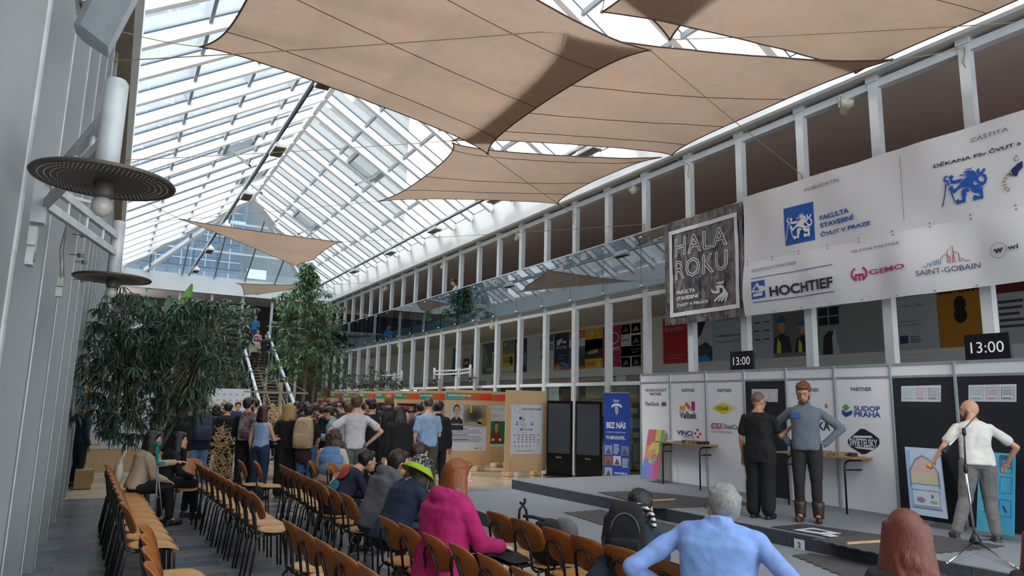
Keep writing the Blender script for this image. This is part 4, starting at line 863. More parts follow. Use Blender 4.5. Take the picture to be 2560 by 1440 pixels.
def fB1(s):
    s.rect(.09,.2,.9,.47,'#8d8578'); s.rect(.09,.2,.39,.47,'#aab0b6',2); portrait(s,.235,.27,.078,'#b98f72','#241d1a','#15151a',ar=.75)
    s.line([(.17,.268),(.3,.268)],.01,'#3a2f26',8); s.text('ÚSPĚCH',.13,.44,.36,.465,'#c9ccd2',.03,8)
    for i,c in enumerate(('#3a3732','#4b463f','#5f584d','#77705f')): s.disc(.62,.34,.24-.05*i,.13-.027*i,('#77705f','#5f584d','#4b463f','#2b2926')[i],2+i)
    s.rect(.52,.2,.56,.3,'#c9a51c',7); s.poly([(.68,.44),(.72,.38),(.9,.36),(.9,.46)],'#a8863a',7); s.poly([(.4,.47),(.5,.42),(.75,.42),(.85,.47)],'#8f8b84',7)
    s.rect(.08,.475,.9,.8,PAPW); s.text('POSTAVENÝ NA NOVÝCH ŘEŠENÍCH',.3,.483,.86,.495,'#3a3d50',0,2)
    for v0,n in ((.52,2),(.545,3),(.6,3),(.64,4)): s.lines(.14,v0,.84,v0+.012*n,n,'#84879a',2,.2)
    for v in (.512,.592,.655): s.rect(.14,v-.004,.5,v+.004,'#3a3d50',2)
    s.rect(.66,.76,.69,.775,'#22263c',2); s.text('HOCHTIEF',.7,.76,.8,.775,'#22263c',.01,2)
mdf_board('front fibreboard board headed GENERÁLNÍ PARTNER with a portrait of a man in glasses', 1115, 1229, 17.0, fB1, header='GENERÁLNÍ PARTNER', hl='GENERAL PARTNER')
def fB2(s):
    s.rect(.3,.2,1,.42,PAPW); s.text('příklady',.55,.23,.9,.25,'#4a4a55'); s.text('v praxi',.6,.26,.85,.28,'#4a4a55'); s.lines(.5,.33,.8,.36,2,'#9a9ca8',2)
    s.rect(.3,.42,1,.74,'#276a3c',2); portrait(s,.66,.49,.085,'#b58a6c','#2a1d16','#7f1f22',ar=.6)
    for u in (.55,.78): s.disc(u,.68,.045,.02,'#d0cfca',8)
    s.rect(.3,.74,1,.78,PAPW)
mdf_board('fibreboard board behind with a green poster of a man in a red shirt', 1192, 1268, 17.9, fB2, header='        PARTNER')
def mk(cols, kind):
    def f(s):
        if kind == 0: s.rect(.1,.2,.9,.34,cols[0]); s.rect(.3,.24,.7,.29,cols[1],2); s.rect(.1,.34,.9,.75,PAPW); s.lines(.16,.4,.8,.7,8,'#84879a',2)
        if kind == 1: s.rect(.1,.2,.9,.5,cols[0]); s.poly([(.3,.5),(.4,.28),(.5,.5)],cols[1],2); s.poly([(.5,.5),(.58,.32),(.68,.5)],cols[1],2); s.rect(.1,.5,.9,.8,PAPW); s.lines(.16,.55,.8,.75,6,'#84879a',2)
    return f
for i, (p0, p1, Y, hd, lb, f) in enumerate((
    (1049,1119,19.2,'HLAVNÍ PARTNER','fibreboard board headed HLAVNÍ PARTNER behind the man in the light blue T-shirt',mk(('#7f9fc0','#c9ccd2'),1)),
    (988,1052,21.3,'PARTNER','fibreboard board with a black poster right of the hooded backpack wearer',mk(('#17161a','#a5452c'),0)),
    (940,992,23.4,'PARTNER','fibreboard board with a dark poster behind the woman in a sleeveless top',mk(('#1a1a1e','#55555c'),0)),
    (898,942,25.6,'PARTNER','fibreboard board just behind the head of the man in the white T-shirt',mk(('#c2c5cc','#22438a'),0)),
    (860,900,28.0,'PARTNER','fourth fibreboard board from the far end',mk(('#c2c5cc','#22438a'),0)),
    (826,864,30.5,'PARTNER','third fibreboard board from the far end',mk(('#b3202c','#c9ccd2'),0)),
    (793,830,33.0,'PARTNER','furthest fibreboard board beside the trunk of the tall tree',mk(('#b3202c','#c9ccd2'),0)))):
    mdf_board(lb, p0, p1, Y, f, top=2.02+.004*Y, header=hd)
# left board behind the big plant, far logo board
t = thing('display_board', 'light fibreboard board with a white partner sheet behind the big plant at the left', 'board', (.2, 17.6, 0))
a = at(222, 950, Y=17.6); MB().slab((a.x-.1, 17.6, 2.3), (1,0,0), (0,0,-1), 1.5, 2.2, .02).build('sheet', MDF, t)
MB().slab((a.x+.12, 17.59, 2.15), (1,0,0), (0,0,-1), 1.2, 1.55, .004).build('poster', PAPW, t)
s = Sheet((a.x+.12, 17.589, 2.15), (1,0,0), 1.2, 1.55); s.rect(.05,.93,.2,.95,'#c9951c'); [s.rect(.28+.13*i,.93,.36+.13*i,.95,'#6a7fa8') for i in range(4)]; s.lines(.1,.3,.8,.6,6,'#9a9ca8'); s.done(t)
MB().box(a.x+.1, a.x+.2, 17.4, 17.9, 0, .1).box(a.x+1.1, a.x+1.2, 17.4, 17.9, 0, .1).build('foot_block', LATH, t)
for i, (px, py, w_, h_) in enumerate(((184,1240,.28,.34),(186,1195,.3,.25),(188,1166,.26,.18))):
    p = at(px, py, Y=15.6 + i*1.1); tag(MB().box(-.42, -.42+w_, 15.6+i*1.1, 16.0+i*1.1, 0, h_).build('wooden_crate', mat('#a07c50', .6, kind='wood', sc=3)), ('nearest', 'middle', 'furthest')[i] + ' of the three wooden crates standing against the foot of the left wall', 'crate', 'wooden crates at the left wall')
t = thing('logo_board', 'wide white sheet of partner logos above a dark blue band at the far end', 'board', (4.2, 25, 0)); a = at(516, 970, Y=25); b_ = at(627, 973, Y=25)
MB().slab((a.x, 25, a.z), (1,0,0), (0,0,-1), b_.x-a.x, 1.9, .03).build('board', mat('#1b2a55', .6), t)
s = Sheet((a.x, 24.99, a.z), (1,0,0), b_.x-a.x, 1.9); s.rect(0,0,1,.38,PAPW)
for r in range(3):
    for c in range(6): s.rect(.1+.14*c,.09+.1*r,.17+.14*c,.11+.1*r,('#8a96b4','#9a9ca8','#8a96b4','#cf951c')[rnd.randrange(4)],2)
s.done(t); MB().box(a.x+.1,a.x+.2,24.7,25.3,0,a.z-1.85).box(b_.x-.2,b_.x-.1,24.7,25.3,0,a.z-1.85).build('foot', LATH, t)
# ---- kiosks, roll-up, noticeboards
SCR = mat('#3c4048', .12, spec=.8, var=.02)
for (p, q, lb) in (((9.66,15.1), (10.0,14.5), 'left tall black glossy information kiosk beside the fibreboard board'), ((10.08,14.45), (10.42,13.85), 'right tall black glossy information kiosk touching the blue roll-up banner')):
    P0 = V((p[0], p[1], 1.86)); U = (V((q[0], q[1], 0)) - V((p[0], p[1], 0))); w_ = U.length; U.normalize(); t = thing('information_kiosk', lb, 'kiosk', (P0 + U*w_/2) * 1 - V((0,0,1.86)))
    MB().slab(P0, U, (0,0,-1), w_, 1.85, .07).build('case', mat('#0b0a0d', .25), t)
    nrm = V((0,0,-1)).cross(U).normalized()
    MB().slab(P0 + nrm*.004 + U*.04 + V((0,0,-.07)), U, (0,0,-1), w_-.08, 1.22, .004).build('screen', SCR, t)
    s = Sheet(P0, U, w_, 1.85, eps=.005); s.text('ViewSonic', .38, .735, .62, .76, '#8d8d92', .02); s.done(t)
    c = P0 + U*w_/2; MB().slab(V((c.x,c.y,.03)) - U*.3 + nrm*.26, U, -nrm, .6, .5, .03).build('base_plate', mat('#0b0a0d', .3), t)
P0 = V((10.47, 13.8, 2.07)); U = V((.3, -.62, 0)); w_ = .68; U.normalize(); nrm = V((0,0,-1)).cross(U).normalized()
t = thing('rollup_banner', 'blue roll-up banner reading BEZ NÁS right of the black kiosks', 'banner', (10.6, 13.5, 0))
MB().slab(P0, U, (0,0,-1), w_, 2.0, .004).build('sheet', flat('#16409c'), t); MB().slab(P0+V((0,0,.02))+nrm*.01, U, (0,0,-1), w_, .025, .02).build('top_rail', ALU, t); MB().slab(P0+V((0,0,-1.99))+nrm*.08, U, (0,0,-1), w_, .07, .16).build('base', ALU, t)
s = Sheet(P0, U, w_, 2.0); s.text('ČKAIT', .37, .07, .6, .11, '#d6dae4', .03); s.line([(.32+.18*(1-cos(a/8*pi))-0, .17-.035*sin(a/8*pi)) for a in range(9)], .05, '#d6dae4'); s.poly([(.42,.15),(.56,.15),(.58,.22),(.52,.27),(.45,.24)], '#9aa2b0', 3)
s.text('BEZ NÁS', .1, .33, .85, .42, '#d6dae4', .04); s.text('projektantů a dodavatelů staveb', .08, .455, .85, .475, '#c2cae0', .02); s.text('TO NEPOSTAVÍTE...', .08, .5, .85, .55, '#d6dae4', .03)
for u, v, c in ((.03,.62,'#7d93b8'),(.66,.62,'#5f7aa8'),(.03,.75,'#a0553c'),(.36,.74,'#b8bccb'),(.03,.88,'#8fa2bd')): s.rect(u, v, u+.3, v+.11, c, 2); s.poly([(u+.04,v+.1),(u+.15,v+.03),(u+.26,v+.1)], '#4a4f5c', 3)
s.lines(.38,.6,.62,.72,6,'#d6dae4',2); s.lines(.7,.76,.96,.87,6,'#d6dae4',2); s.text('www.ckait.cz', .4, .92, .9, .95, '#d6dae4', .02); s.done(t)
for px0, px1, Y, lb in ((1560,1604,15.2,'brown framed blue noticeboard on black legs seen left of the exhibition panels'), (1455,1530,17.5,'brown framed noticeboard partly hidden by the blue roll-up banner')):
    a = at(px0, 995, X=12.6); b_ = at(px1+6, 995, X=12.9); t = thing('noticeboard', lb, 'noticeboard', (12.7, a.y, 0), 0); zt = a.z; W_ = (b_-a); W_.z = 0; w_ = max(.9, W_.length); U = W_.normalized()
    MB().slab(a, U, (0,0,-1), w_, 1.25, .09).build('frame', mat('#8f552c', .5, kind='wood', sc=3), t)
    nrm = V((0,0,-1)).cross(U).normalized(); MB().slab(a + nrm*.006 + U*.07 + V((0,0,-.08)), U, (0,0,-1), w_-.14, 1.1, .01).build('pinboard', mat('#2c4250', .6), t)
    s = Sheet(a, U, w_, 1.25, eps=.009); s.rect(.2,.22,.45,.34,'#7d8a8c'); s.rect(.2,.45,.6,.66,'#6a7880'); s.rect(.3,.75,.5,.86,'#7d8a8c'); s.done(t)
    for f in (.25, .85): q = a + U*w_*f; MB().box(q.x-.03,q.x+.03,q.y-.03,q.y+.03,0,zt-1.25).box(q.x-.25,q.x+.25,q.y-.04,q.y+.04,0,.05).build('leg', DARK, t)
t = tag(MB().add([at(1536,1120,X=13.2), at(1560,1140,X=13.2), at(1572,1150,X=13.2), at(1536,1150,X=13.2), at(1536,1120,X=13.6), at(1560,1140,X=13.6), at(1572,1150,X=13.6), at(1536,1150,X=13.6)], [(0,1,2,3),(7,6,5,4),(0,4,5,1),(1,5,6,2),(2,6,7,3),(3,7,4,0)]).build('cloth_heap', BLKF), 'black cloth draped over something behind the right columns', 'cloth')
# ---- tables with sample blocks
TW = mat('#a57a4b', .5, kind='wood', sc=3)
def mtable(label, feet, ztop, pcol, grp):
    A_, B_, C_, D_ = feet; c = (A_+B_+C_+D_)/4; t = thing('school_table', label, 'table', (c.x, c.y, .335), 0, 'light wooden tables with bent black tube legs')
    for p, q in ((A_, B_), (C_, D_)):
        for g, h in ((p, q), (q, p)):
            top = V((g.x, g.y, ztop-.03)); dd = (h-g).normalized(); pts = [V((g.x, g.y, .335)), V((g.x, g.y, ztop-.12)), V((g.x, g.y, ztop-.12)) + dd*.03 + V((0,0,.07)), top + dd*.1, V(((g.x+h.x)/2, (g.y+h.y)/2, ztop-.03))]
            MB().tube(pts, .0135, 8).build('leg', BLACK, t, True)
        MB().tube([V((p.x,p.y,ztop-.16)), V((q.x,q.y,ztop-.16))], .011, 8).build('crossbar', BLACK, t)
    ax = (C_-A_).normalized(); bx = (B_-A_).normalized(); L_ = (C_-A_).length + .36; Wd = (B_-A_).length + .12; o = A_ - ax*.18 - bx*.06; o.z = ztop
    MB().slab(V((o.x,o.y,ztop)), ax, bx, L_, Wd, .025).build('tabletop', TW, t)
    k = 0; rr = random.Random(pcol)
    for i in range(9):
        for j in range(2):
            if rr.random() < .12: continue
            p = o + ax*(.32 + i*.085*L_/1.1) + bx*(.12+.14*j); s_ = .034; hh = .075 if i > 2 else .05
            c_ = ('#cfcfd2', '#c4c4c6', '#9c8a72', '#8a7862', '#6b5a48', '#a39079', '#8e7c66', '#94826a', '#3a2620')[i]
            d1 = ax*s_; d2 = bx*.06; q = V((p.x, p.y, ztop+.001)); b = MB(); b.add([q-d1-d2,q+d1-d2,q+d1+d2,q-d1+d2,q-d1-d2+V((0,0,hh)),q+d1-d2+V((0,0,hh)),q+d1+d2+V((0,0,hh)),q-d1+d2+V((0,0,hh))],[(0,3,2,1),(4,5,6,7),(0,1,5,4),(1,2,6,5),(2,3,7,6),(3,0,4,7)])
            nm = ('white', 'white', 'brown', 'brown', 'brown', 'grey brown', 'grey brown', 'grey brown', 'dark brown')[i]
            tag(b.build('sample_block', mat(c_, .6, sc=6, var=.12)), '%s sample block, %s from left in the %s line on the %s table' % (nm, ('first','second','third','fourth','fifth','sixth','seventh','eighth','last')[i], ('front','rear')[j], grp), 'block', 'sample blocks on the %s table' % grp)
f = lambda x, y: at(x, y, Z=.335)
A_, B_, C_ = f(1658,1210), f(1704,1207), f(1751,1226); mtable('wooden table with black tube legs left of the man in black', [A_, B_, C_, B_+(C_-A_)], 1.09, 3, 'left')
A_, B_, C_ = f(1973,1262), f(2022,1259), f(2118,1286); mtable('wooden table with black tube legs behind the man in the checked shirt', [A_, B_, C_, B_+(C_-A_)], 1.09, 5, 'right')
# ---- drawings leaning on the exhibition wall
def leaner(label, tl, tr, bl, fn, mb, t_=.02):
    U = tr-tl; W = bl-tl; t = thing('painted_board', label, 'painting', bl, 0); MB().slab(tl, U, W, U.length, W.length, t_).build('board', mb, t)
    s = Sheet(tl, U, U.length, W.length, W=W, eps=.003); fn(s); s.done(t)
def f1(s):
    for r in ((0,0,.5,.35,'#b5565f'),(.5,0,.82,.3,'#bba84e'),(.82,0,1,.45,'#4a9656'),(0,.35,.4,.62,'#b88068'),(0,.62,.3,1,'#4f7dbf'),(.3,.7,.7,1,'#8f68a8'),(.7,.45,1,1,'#b54a72'),(.4,.3,.9,.5,'#b8a070')): s.rect(*r[:4], r[4])
    s.disc(.55,.42,.32,.17,'#c0b05c',2); s.disc(.5,.52,.22,.12,'#b58a6a',3); s.disc(.62,.6,.2,.08,'#6aa07c',3)
p = at(1622,1073,X=9.34); q = at(1662,1080,X=9.34); q.z = p.z; leaner('narrow rainbow coloured painting leaning at the left end of the white panels', p, q, at(1603,1192,X=9.1), f1, flat('#b9a27f'))
def f2(s):
    s.rect(0,0,1,1,'#9fb4cb'); s.rect(0,.05,.12,.9,'#7f9fca',2); s.poly([(.12,.55),(.12,.35),(.3,.2),(.5,.14),(.7,.2),(.88,.35),(.88,.55)],'#b89a94',3); s.poly([(.12,.55),(.12,.42),(.88,.42),(.88,.55)],'#aaa68c',4)
    s.line([(.1,.6),(.1,.36),(.3,.18),(.5,.12),(.7,.18),(.9,.36),(.9,.6)],.012,'#5a7098',5); s.line([(.1,.64),(.9,.64)],.01,'#6a7c98',5); s.rect(.14,.64,.86,.86,'#a9b6c6',4); s.disc(.35,.78,.12,.04,'#7a6a84',5); s.disc(.7,.8,.1,.02,'#8f8468',5); s.disc(.68,.72,.03,.03,'#5a3a44',5); s.rect(.1,.88,.9,.9,'#6a7c98',5)
p = at(2262,1117,X=9.3); q = at(2348,1119,X=9.3); q.z = p.z; leaner('pale blue painting with a pink arch leaning left of the man in white', p, q, at(2277,1284,X=9.0), f2, flat('#a8b4c2'))
def f3(s):
    s.rect(0,0,1,1,'#3f9cbd')
    for v, n in ((.05,0),(.3,1),(.58,2)): s.line([(.62,v),(.94,v),(.94,v+.2),(.62,v+.2),(.62,v)],.008,'#2c6f94',3)
    s.rect(.6,.03,.92,.08,'#27486e',4); s.rect(.6,.08,.68,.18,'#3a5f86',4); s.rect(.86,.12,.95,.19,'#6a5a94',4); s.poly([(.7,.66),(.74,.65),(.84,.73),(.8,.74)],'#22406a',4)
    for v in (.1,.2,.36,.6,.75): s.line([(.1,v),(.4,v+.01)],.006,'#3585a8',3)
p = at(2448,1129,X=9.3); q = at(2537,1132,X=9.3); q.z = p.z; leaner('bright cyan painting leaning on the dark panels right of the man in white', p, q, at(2441,1327,X=9.0), f3, flat('#3f9cbd'))
# ---- microphone stand
mp = at(2440,1375,Z=.335); t = thing('microphone_stand', 'chrome microphone stand with folded boom in front of the man in the white T-shirt', 'stand', mp)
MB().lathe([(.05,.06),(.055,.09),(.03,.15),(.02,.17)], 12, (mp.x, mp.y, .335)).build('hub', BLACK, t, True)
for px, py in ((2370,1408), (2540,1420), (2452,1352)): q = at(px, py, Z=.345); MB().tube([V((mp.x,mp.y,.43)), V((q.x,q.y,.35))], .010, 8).cap(V((q.x,q.y,.35)), V((q.x,q.y,.35))+ (q-V((mp.x,mp.y,.35))).normalized()*.03, .014, .014).build('leg', CHROME, t, True)
tp = at(2410,1078,Y=mp.y-.02); md = at(2414,1172,Y=mp.y); MB().tube([V((mp.x,mp.y,.45)), md], .012, 10).build('lower_pole', CHROME, t, True); MB().tube([md, tp], .009, 10).build('upper_pole', mat('#4b4450', .4, .5), t, True)
MB().lathe([(.016,-.04),(.02,-.03),(.02,.04),(.014,.05)], 10, md).build('clutch', BLACK, t, True); MB().cap(tp-V((0,0,.03)), tp+V((0,0,.02)), .02, .018).build('swivel', BLACK, t)
b0 = at(2372,1115,Y=mp.y-.1); b1 = at(2440,1040,Y=mp.y+.1); MB().tube([b0, b1], .008, 8).build('boom', mat('#b9b9bc', .3, .8), t, True)
tag(MB().cap(b0, b0+(b0-b1).normalized()*.17, .013, .024).build('microphone', BLACK), 'black microphone clipped on the lower end of the boom', 'microphone')
# ================================================================ staircase at the far end
sc = thing('staircase', 'wooden open-riser staircase with white railings rising to the far gallery', 'staircase', (6.75, 34, 0)); SW = mat('#8f8068', .7, kind='wood', sc=2)
NS = 27; X0, X1 = 6.12, 7.42; Yt, Yb = 41.9, 32.6
spt = lambda i: (Yb + (Yt-Yb)*i/NS, 4.62*i/NS)
for i in range(1, NS+1):
    y, z = spt(i); MB().box(X0, X1, y-.34, y-.02, z-.05, z).build('tread', SW, sc)
for x in (X0-.04, X1+.04, (X0+X1)/2): MB().beam((x, Yb-.2, -.02), (x, Yt, 4.5), .07, .2).build('stringer', mat('#77807f', .5) if x != (X0+X1)/2 else SW, sc)
for x in (X0-.12, X1+.12):
    n = 4
    for k in range(n):
        ya, za = spt(NS*k/n); yb, zb = spt(NS*(k+1)/n); MB().beam((x, ya, za+.95), (x, yb-.1, zb+.9), .09, .16).build('handrail', mat('#cdd8df', .4), sc)
        MB().beam((x, ya+.3, za+.1), (x, ya+.3, za+1.1), .05, .05).build('baluster', WHITE2, sc)
    MB().add([(x-.01,Yb,.2),(x+.01,Yb,.2),(x+.01,Yt,4.8),(x-.01,Yt,4.8),(x-.01,Yb,.9),(x+.01,Yb,.9),(x+.01,Yt,5.5),(x-.01,Yt,5.5)],[(0,3,2,1),(4,5,6,7),(0,1,5,4),(1,2,6,5),(2,3,7,6),(3,0,4,7)]).build('glass_side', glass('#b8ccd0', .1, .85), sc)
for x, y in ((5.2, 38), (5.6, 38.6), (8.1, 38)): MB().tube([(x, y, 0), (x+.15, y, 2.6)], .04, 6).build('stay_rod', STEEL, sc)
# ================================================================ chairs
PLY = mat('#9a5c22', .42, kind='wood', sc=4, var=.08, spec=.6); PLYS = mat('#bb8443', .42, kind='wood', sc=4, var=.06, spec=.6); TUB = mat('#1a1412', .35, var=.1, spec=.6)
def chair_proto():
    t = thing('stacking_chair', 'wooden shell chair on black tube legs', 'chair', (0,0,0), 0)
    # local frame: faces +X, seat height .46
    def seat(a, c):
        th = pi*(a*2-1); r = c; x = .205*r*cos(th)*(1+.04*cos(2*th)); y = .2*r*sin(th); q = (abs(cos(th))**.75, abs(sin(th))**.75)
        x = .205*r*(1 if cos(th) > 0 else -1)*q[0]; y = .2*r*(1 if sin(th) > 0 else -1)*q[1]
        return V((x+.02, y, .462 - .05*(x/.2)**3*(1 if x > .1 else .2)*(1 if x > 0 else 1) - .012*(1-(y/.2)**2) + .012))
    n = 28; b = MB(); ring = [[seat(i/n, c) for i in range(n)] for c in (.02, .55, .85, 1.)]
    vs = [p for r_ in ring for p in r_]; k = len(vs); fs = [tuple(range(n))]
    for j in range(3): fs += [(j*n+i, (j+1)*n+i, (j+1)*n+(i+1)%n, j*n+(i+1)%n) for i in range(n)]
    fs2 = [tuple(k+i for i in reversed(f_)) for f_ in fs] + [(3*n+i, k+3*n+i, k+3*n+(i+1)%n, 3*n+(i+1)%n) for i in range(n)]
    b.add(vs + [p - V((0,0,.011)) for p in vs], fs + fs2); b.build('seat', PLYS, t, True, True)
    # backrest: wide oval bent shell, z .60-.82
    def bk(a, c):
        th = 2*pi*a; e = .5; y = .205*c*(1 if cos(th) > 0 else -1)*abs(cos(th))**.62; z = .126*c*(1 if sin(th) > 0 else -1)*abs(sin(th))**.72
        return V((-.215 - .09*(z/.22) + .055*(y/.2)**2 - .0, y, .70 + z))
    b = MB(); ring = [[bk(i/n, c) for i in range(n)] for c in (.02, .5, .8, 1.)]; vs = [p for r_ in ring for p in r_]; k = len(vs)
    fs = [tuple(range(n))[::-1]]
    for j in range(3): fs += [(j*n+i, j*n+(i+1)%n, (j+1)*n+(i+1)%n, (j+1)*n+i) for i in range(n)]
    fs2 = [tuple(k+i for i in reversed(f_)) for f_ in fs] + [(3*n+i, 3*n+(i+1)%n, k+3*n+(i+1)%n, k+3*n+i) for i in range(n)]
    b.add(vs + [p - V((.011,0,0)) for p in vs], fs + fs2); b.build('backrest', PLY, t, True, True)
    for s in (-1, 1):
        MB().tube([(.2,.185*s,0), (.17,.165*s,.40), (.15,.15*s,.44), (.08,.14*s,.447)], .0105, 8).build('leg', TUB, t, True, True)
        MB().tube([(-.25,.185*s,0), (-.2,.165*s,.40), (-.17,.15*s,.44), (-.08,.14*s,.447)], .0105, 8).build('leg', TUB, t, True, True)
    MB().tube([(.1,-.14,.447),(.1,.14,.447)], .009, 6).tube([(-.12,-.14,.447),(-.12,.14,.447)], .009, 6).tube([(.15,-.14,.444),(-.17,-.14,.444)], .009, 6).tube([(.15,.14,.444),(-.17,.14,.444)], .009, 6).build('seat_frame', TUB, t, True, True)
    MB().tube([(-.02,-.1,.43),(-.16,-.1,.43),(-.2,-.1,.46),(-.222,-.098,.6),(-.245,-.085,.68),(-.25,-.05,.725),(-.25,0,.738),(-.25,.05,.725),(-.245,.085,.68),(-.222,.098,.6),(-.2,.1,.46),(-.16,.1,.43),(-.02,.1,.43)], .0105, 8).build('back_frame', TUB, t, True, True)
    return t
CH0 = chair_proto(); usedc = [False]
def chair(x, y, rz, label, group):
    if not usedc[0]:
        usedc[0] = True; o = CH0; o.location = (x, y, 0); o.rotation_euler = (0,0,rz); OM[o.name] = Mx.Translation(V((x,y,0))) @ Mx.Rotation(rz,4,'Z'); o['label'] = label; o['group'] = group; return o
    return dup(CH0, (x, y, 0), rz, label, group)
ORD = ['nearest','second','third','fourth','fifth','sixth','seventh','eighth','ninth','tenth','eleventh','twelfth']
def row(xs, ys, rz, desc, group):
    n = len(ys)
    for i, y in enumerate(ys):
        x = xs[0] + (xs[1]-xs[0])*(i/(n-1) if n > 1 else 0)
        chair(x + .24, y, rz + R(rnd.uniform(-2.5, 2.5)), 'wooden shell chair, %s from the camera in the %s' % (ORD[i], desc), group)
row((.2,.06), [7.0+.43*i for i in range(10)], 0, 'leftmost row of empty seats', 'chairs in the left row')
row((.28,.3), [4.0,4.42,4.86,5.3,5.72], R(-3), 'short row at the bottom left corner', 'chairs at the bottom left corner')
row((1.32,1.17), [7.35,7.75,8.15,8.55,8.95,9.35,9.75,10.15,10.6,10.95], R(-3), 'second row from the left wall', 'chairs in the second row')
row((1.34,1.27), [3.95,4.37,4.78,5.2,5.62], R(0), 'near row left of the magenta hoodie', 'chairs near left of centre')
row((2.12,2.2), [7.0,7.5,8.02,8.4,8.78,9.18,9.56,9.94,10.32], R(-4), 'third row behind the seated students', 'chairs in the third row')
row((2.1,2.0), [3.5,3.9,4.28,4.68,5.1,5.5], R(0), 'row before the magenta hoodie', 'chairs near centre')
row((3.02,2.95), [3.4,3.82,4.2,4.56,5.02,5.42], R(5), 'row right of the magenta hoodie', 'chairs right of the pink hoodie')
chair(1.12, 11.45, R(-90), 'single wooden chair turned its back to the far end beside the woman with crutches', 'turned chairs')
for i, (x, y, r_) in enumerate(((2.2,10.95,-10),(2.02,11.2,-5),(2.95,10.75,-20),(3.1,10.3,-35),(3.0,9.8,-20),(3.2,9.95,-60))):
    chair(x, y, R(r_), ('wooden chair with empty seat behind the maroon haired woman','wooden chair touching its neighbour at the far end of the third row','single wooden chair left of the seated woman in the denim vest','wooden chair right of the woman in the denim vest','nearer wooden chair right of the woman in the denim vest','wooden chair half hidden behind the navy sweatshirt')[i], 'loose chairs in the middle')
# ================================================================ plants
def leafmat(c, c2): return mat(c, .45, sc=6, c2=c2, spec=.5, trans=.25)
def leaf_geo(L, w, droop):
    n = 3; vs = []; 
    for i in range(n+1):
        t = i/n; ww = w*sin(pi*min(.97, .12+.85*t)); z = -droop*L*t*t; x = L*t*(1-.15*droop*t)
        vs += [V((x, -ww/2, z+.25*ww)), V((x, 0, z)), V((x, ww/2, z+.25*ww))]
    fs = []
    for i in range(n):
        a = 3*i; fs += [(a, a+3, a+4, a+1), (a+1, a+4, a+5, a+2)]
    return vs, fs
def plant(name, label, cat, base, trunks, clusters, L, w, mats, nl=9, droop=.6, indiv=300, group=None, pitch=(-.5,.7)):
    rr = random.Random(len(clusters)*7 + int(L*1000)); base = V(base); t = thing(name, label, cat, base, 0, group); nb = MB()
    for pts, r in trunks: nb.tube(pts, r, 8)
    nb.build('trunk', mat('#6f6552', .8, sc=9, var=.15, bump=.2), t, True)
    tw = MB(); gv, gf = leaf_geo(L, w, droop); lm = []
    for c in clusters:
        a0 = rr.random()*6.28; c = V(c)
        for k in range(nl):
            a = a0 + 2*pi*k/nl + rr.uniform(-.3,.3); p = rr.uniform(*pitch); s = rr.uniform(.7, 1.15)
            lm.append(Mx.Translation(c + V((cos(a), sin(a), 0))*.03) @ Mx.Rotation(a, 4, 'Z') @ Mx.Rotation(p, 4, 'Y') @ Mx.Rotation(rr.uniform(-.5,.5), 4, 'X') @ Mx.Scale(s, 4))
        j = min(range(len(trunks)), key=lambda i_: (trunks[i_][0][-1] - c).length); q = trunks[j][0][-1].lerp(trunks[j][0][len(trunks[j][0])//2], rr.random())
        tw.tube([q, q.lerp(c, .6) + V((0,0,.12)), c], .008, 4, ends=False)
    tw.build('twigs', mat('#5b5a3e', .8), t, kind='stuff')
    lm.sort(key=lambda m: (m.translation - CAM).length); ns = len(mats)
    protos = []; iv = Mx.Translation(-base)
    for q, m in enumerate(lm[:indiv]):
        if q < ns: me = MB(); me.add(gv, gf); o = me.build('leaf', mats[q], t, True, True); protos.append(o)
        else: o = copyo(protos[rr.randrange(ns)], t)
        o.matrix_local = iv @ m
    if lm[indiv:]:
        b = MB()
        for m in lm[indiv:]: b.add([m @ v for v in gv], gf, rr.randrange(ns))
        b.build('foliage', mats, t, True, kind='stuff')
    return t
DG = [leafmat('#3a5744', '#24392f'), leafmat('#4b6b54', '#2f4839'), leafmat('#2b4236', '#1b2a23')]
MG = [leafmat('#56794f', '#3a5a3a'), leafmat('#6b8c58', '#486b42'), leafmat('#425f42', '#2c4632')]
rr = random.Random(3); cl = []
while len(cl) < 400:
    x = rr.uniform(-.42, 1.62); z = rr.uniform(.95, 3.45); y = 13 + rr.uniform(-.9, .9)
    cx = .5 + (z-2)*.1; wdt = 1.12*sqrt(max(0, 1-((z-2.35)/1.45)**2))*(1.0 if z > 1.4 else .7)
    if abs(x-cx) > wdt or z > 3.45 - .25*abs(sin(x*3)): continue
    if rr.random() < .25 and abs(x-cx) < wdt*.5 and z < 2: continue
    cl.append((x, y, z))
plant('ficus_tree', 'big dark narrow-leaved ficus hanging over the seated women at the left', 'plant', (.7,13.3,0), [([V((.7,13.3,0)), V((.66,13.3,1.0)), V((.75,13.2,2.2)), V((.6,13.1,3.0))], [.05,.045,.035,.02]), ([V((.7,13.3,.6)), V((1.1,13.0,1.6)), V((1.35,12.9,2.6))], [.035,.028,.015]), ([V((.68,13.3,.8)), V((.2,13.1,1.8)), V((.05,13.0,2.7))], [.03,.025,.012])], cl, .18, .034, DG, 12, .6, 300, None, (-.5, .95))
rr = random.Random(5); cl = []
while len(cl) < 430:
    z = rr.uniform(2.6, 7.75); Y = 31 + rr.uniform(-1.2, 1.2); r_ = 1.55*(1-((z-2.4)/5.5)**1.5)+.22 if z < 6.4 else .45*(7.95-z)/1.5+.12
    if 5.0 < z < 6.3: r_ = 1.45
    x = 7.25 + rr.uniform(-1, 1)*r_ - (.15 if z > 6 else -.12); cl.append((x, Y*.4+31*.6 if z > 6.4 else Y, z))
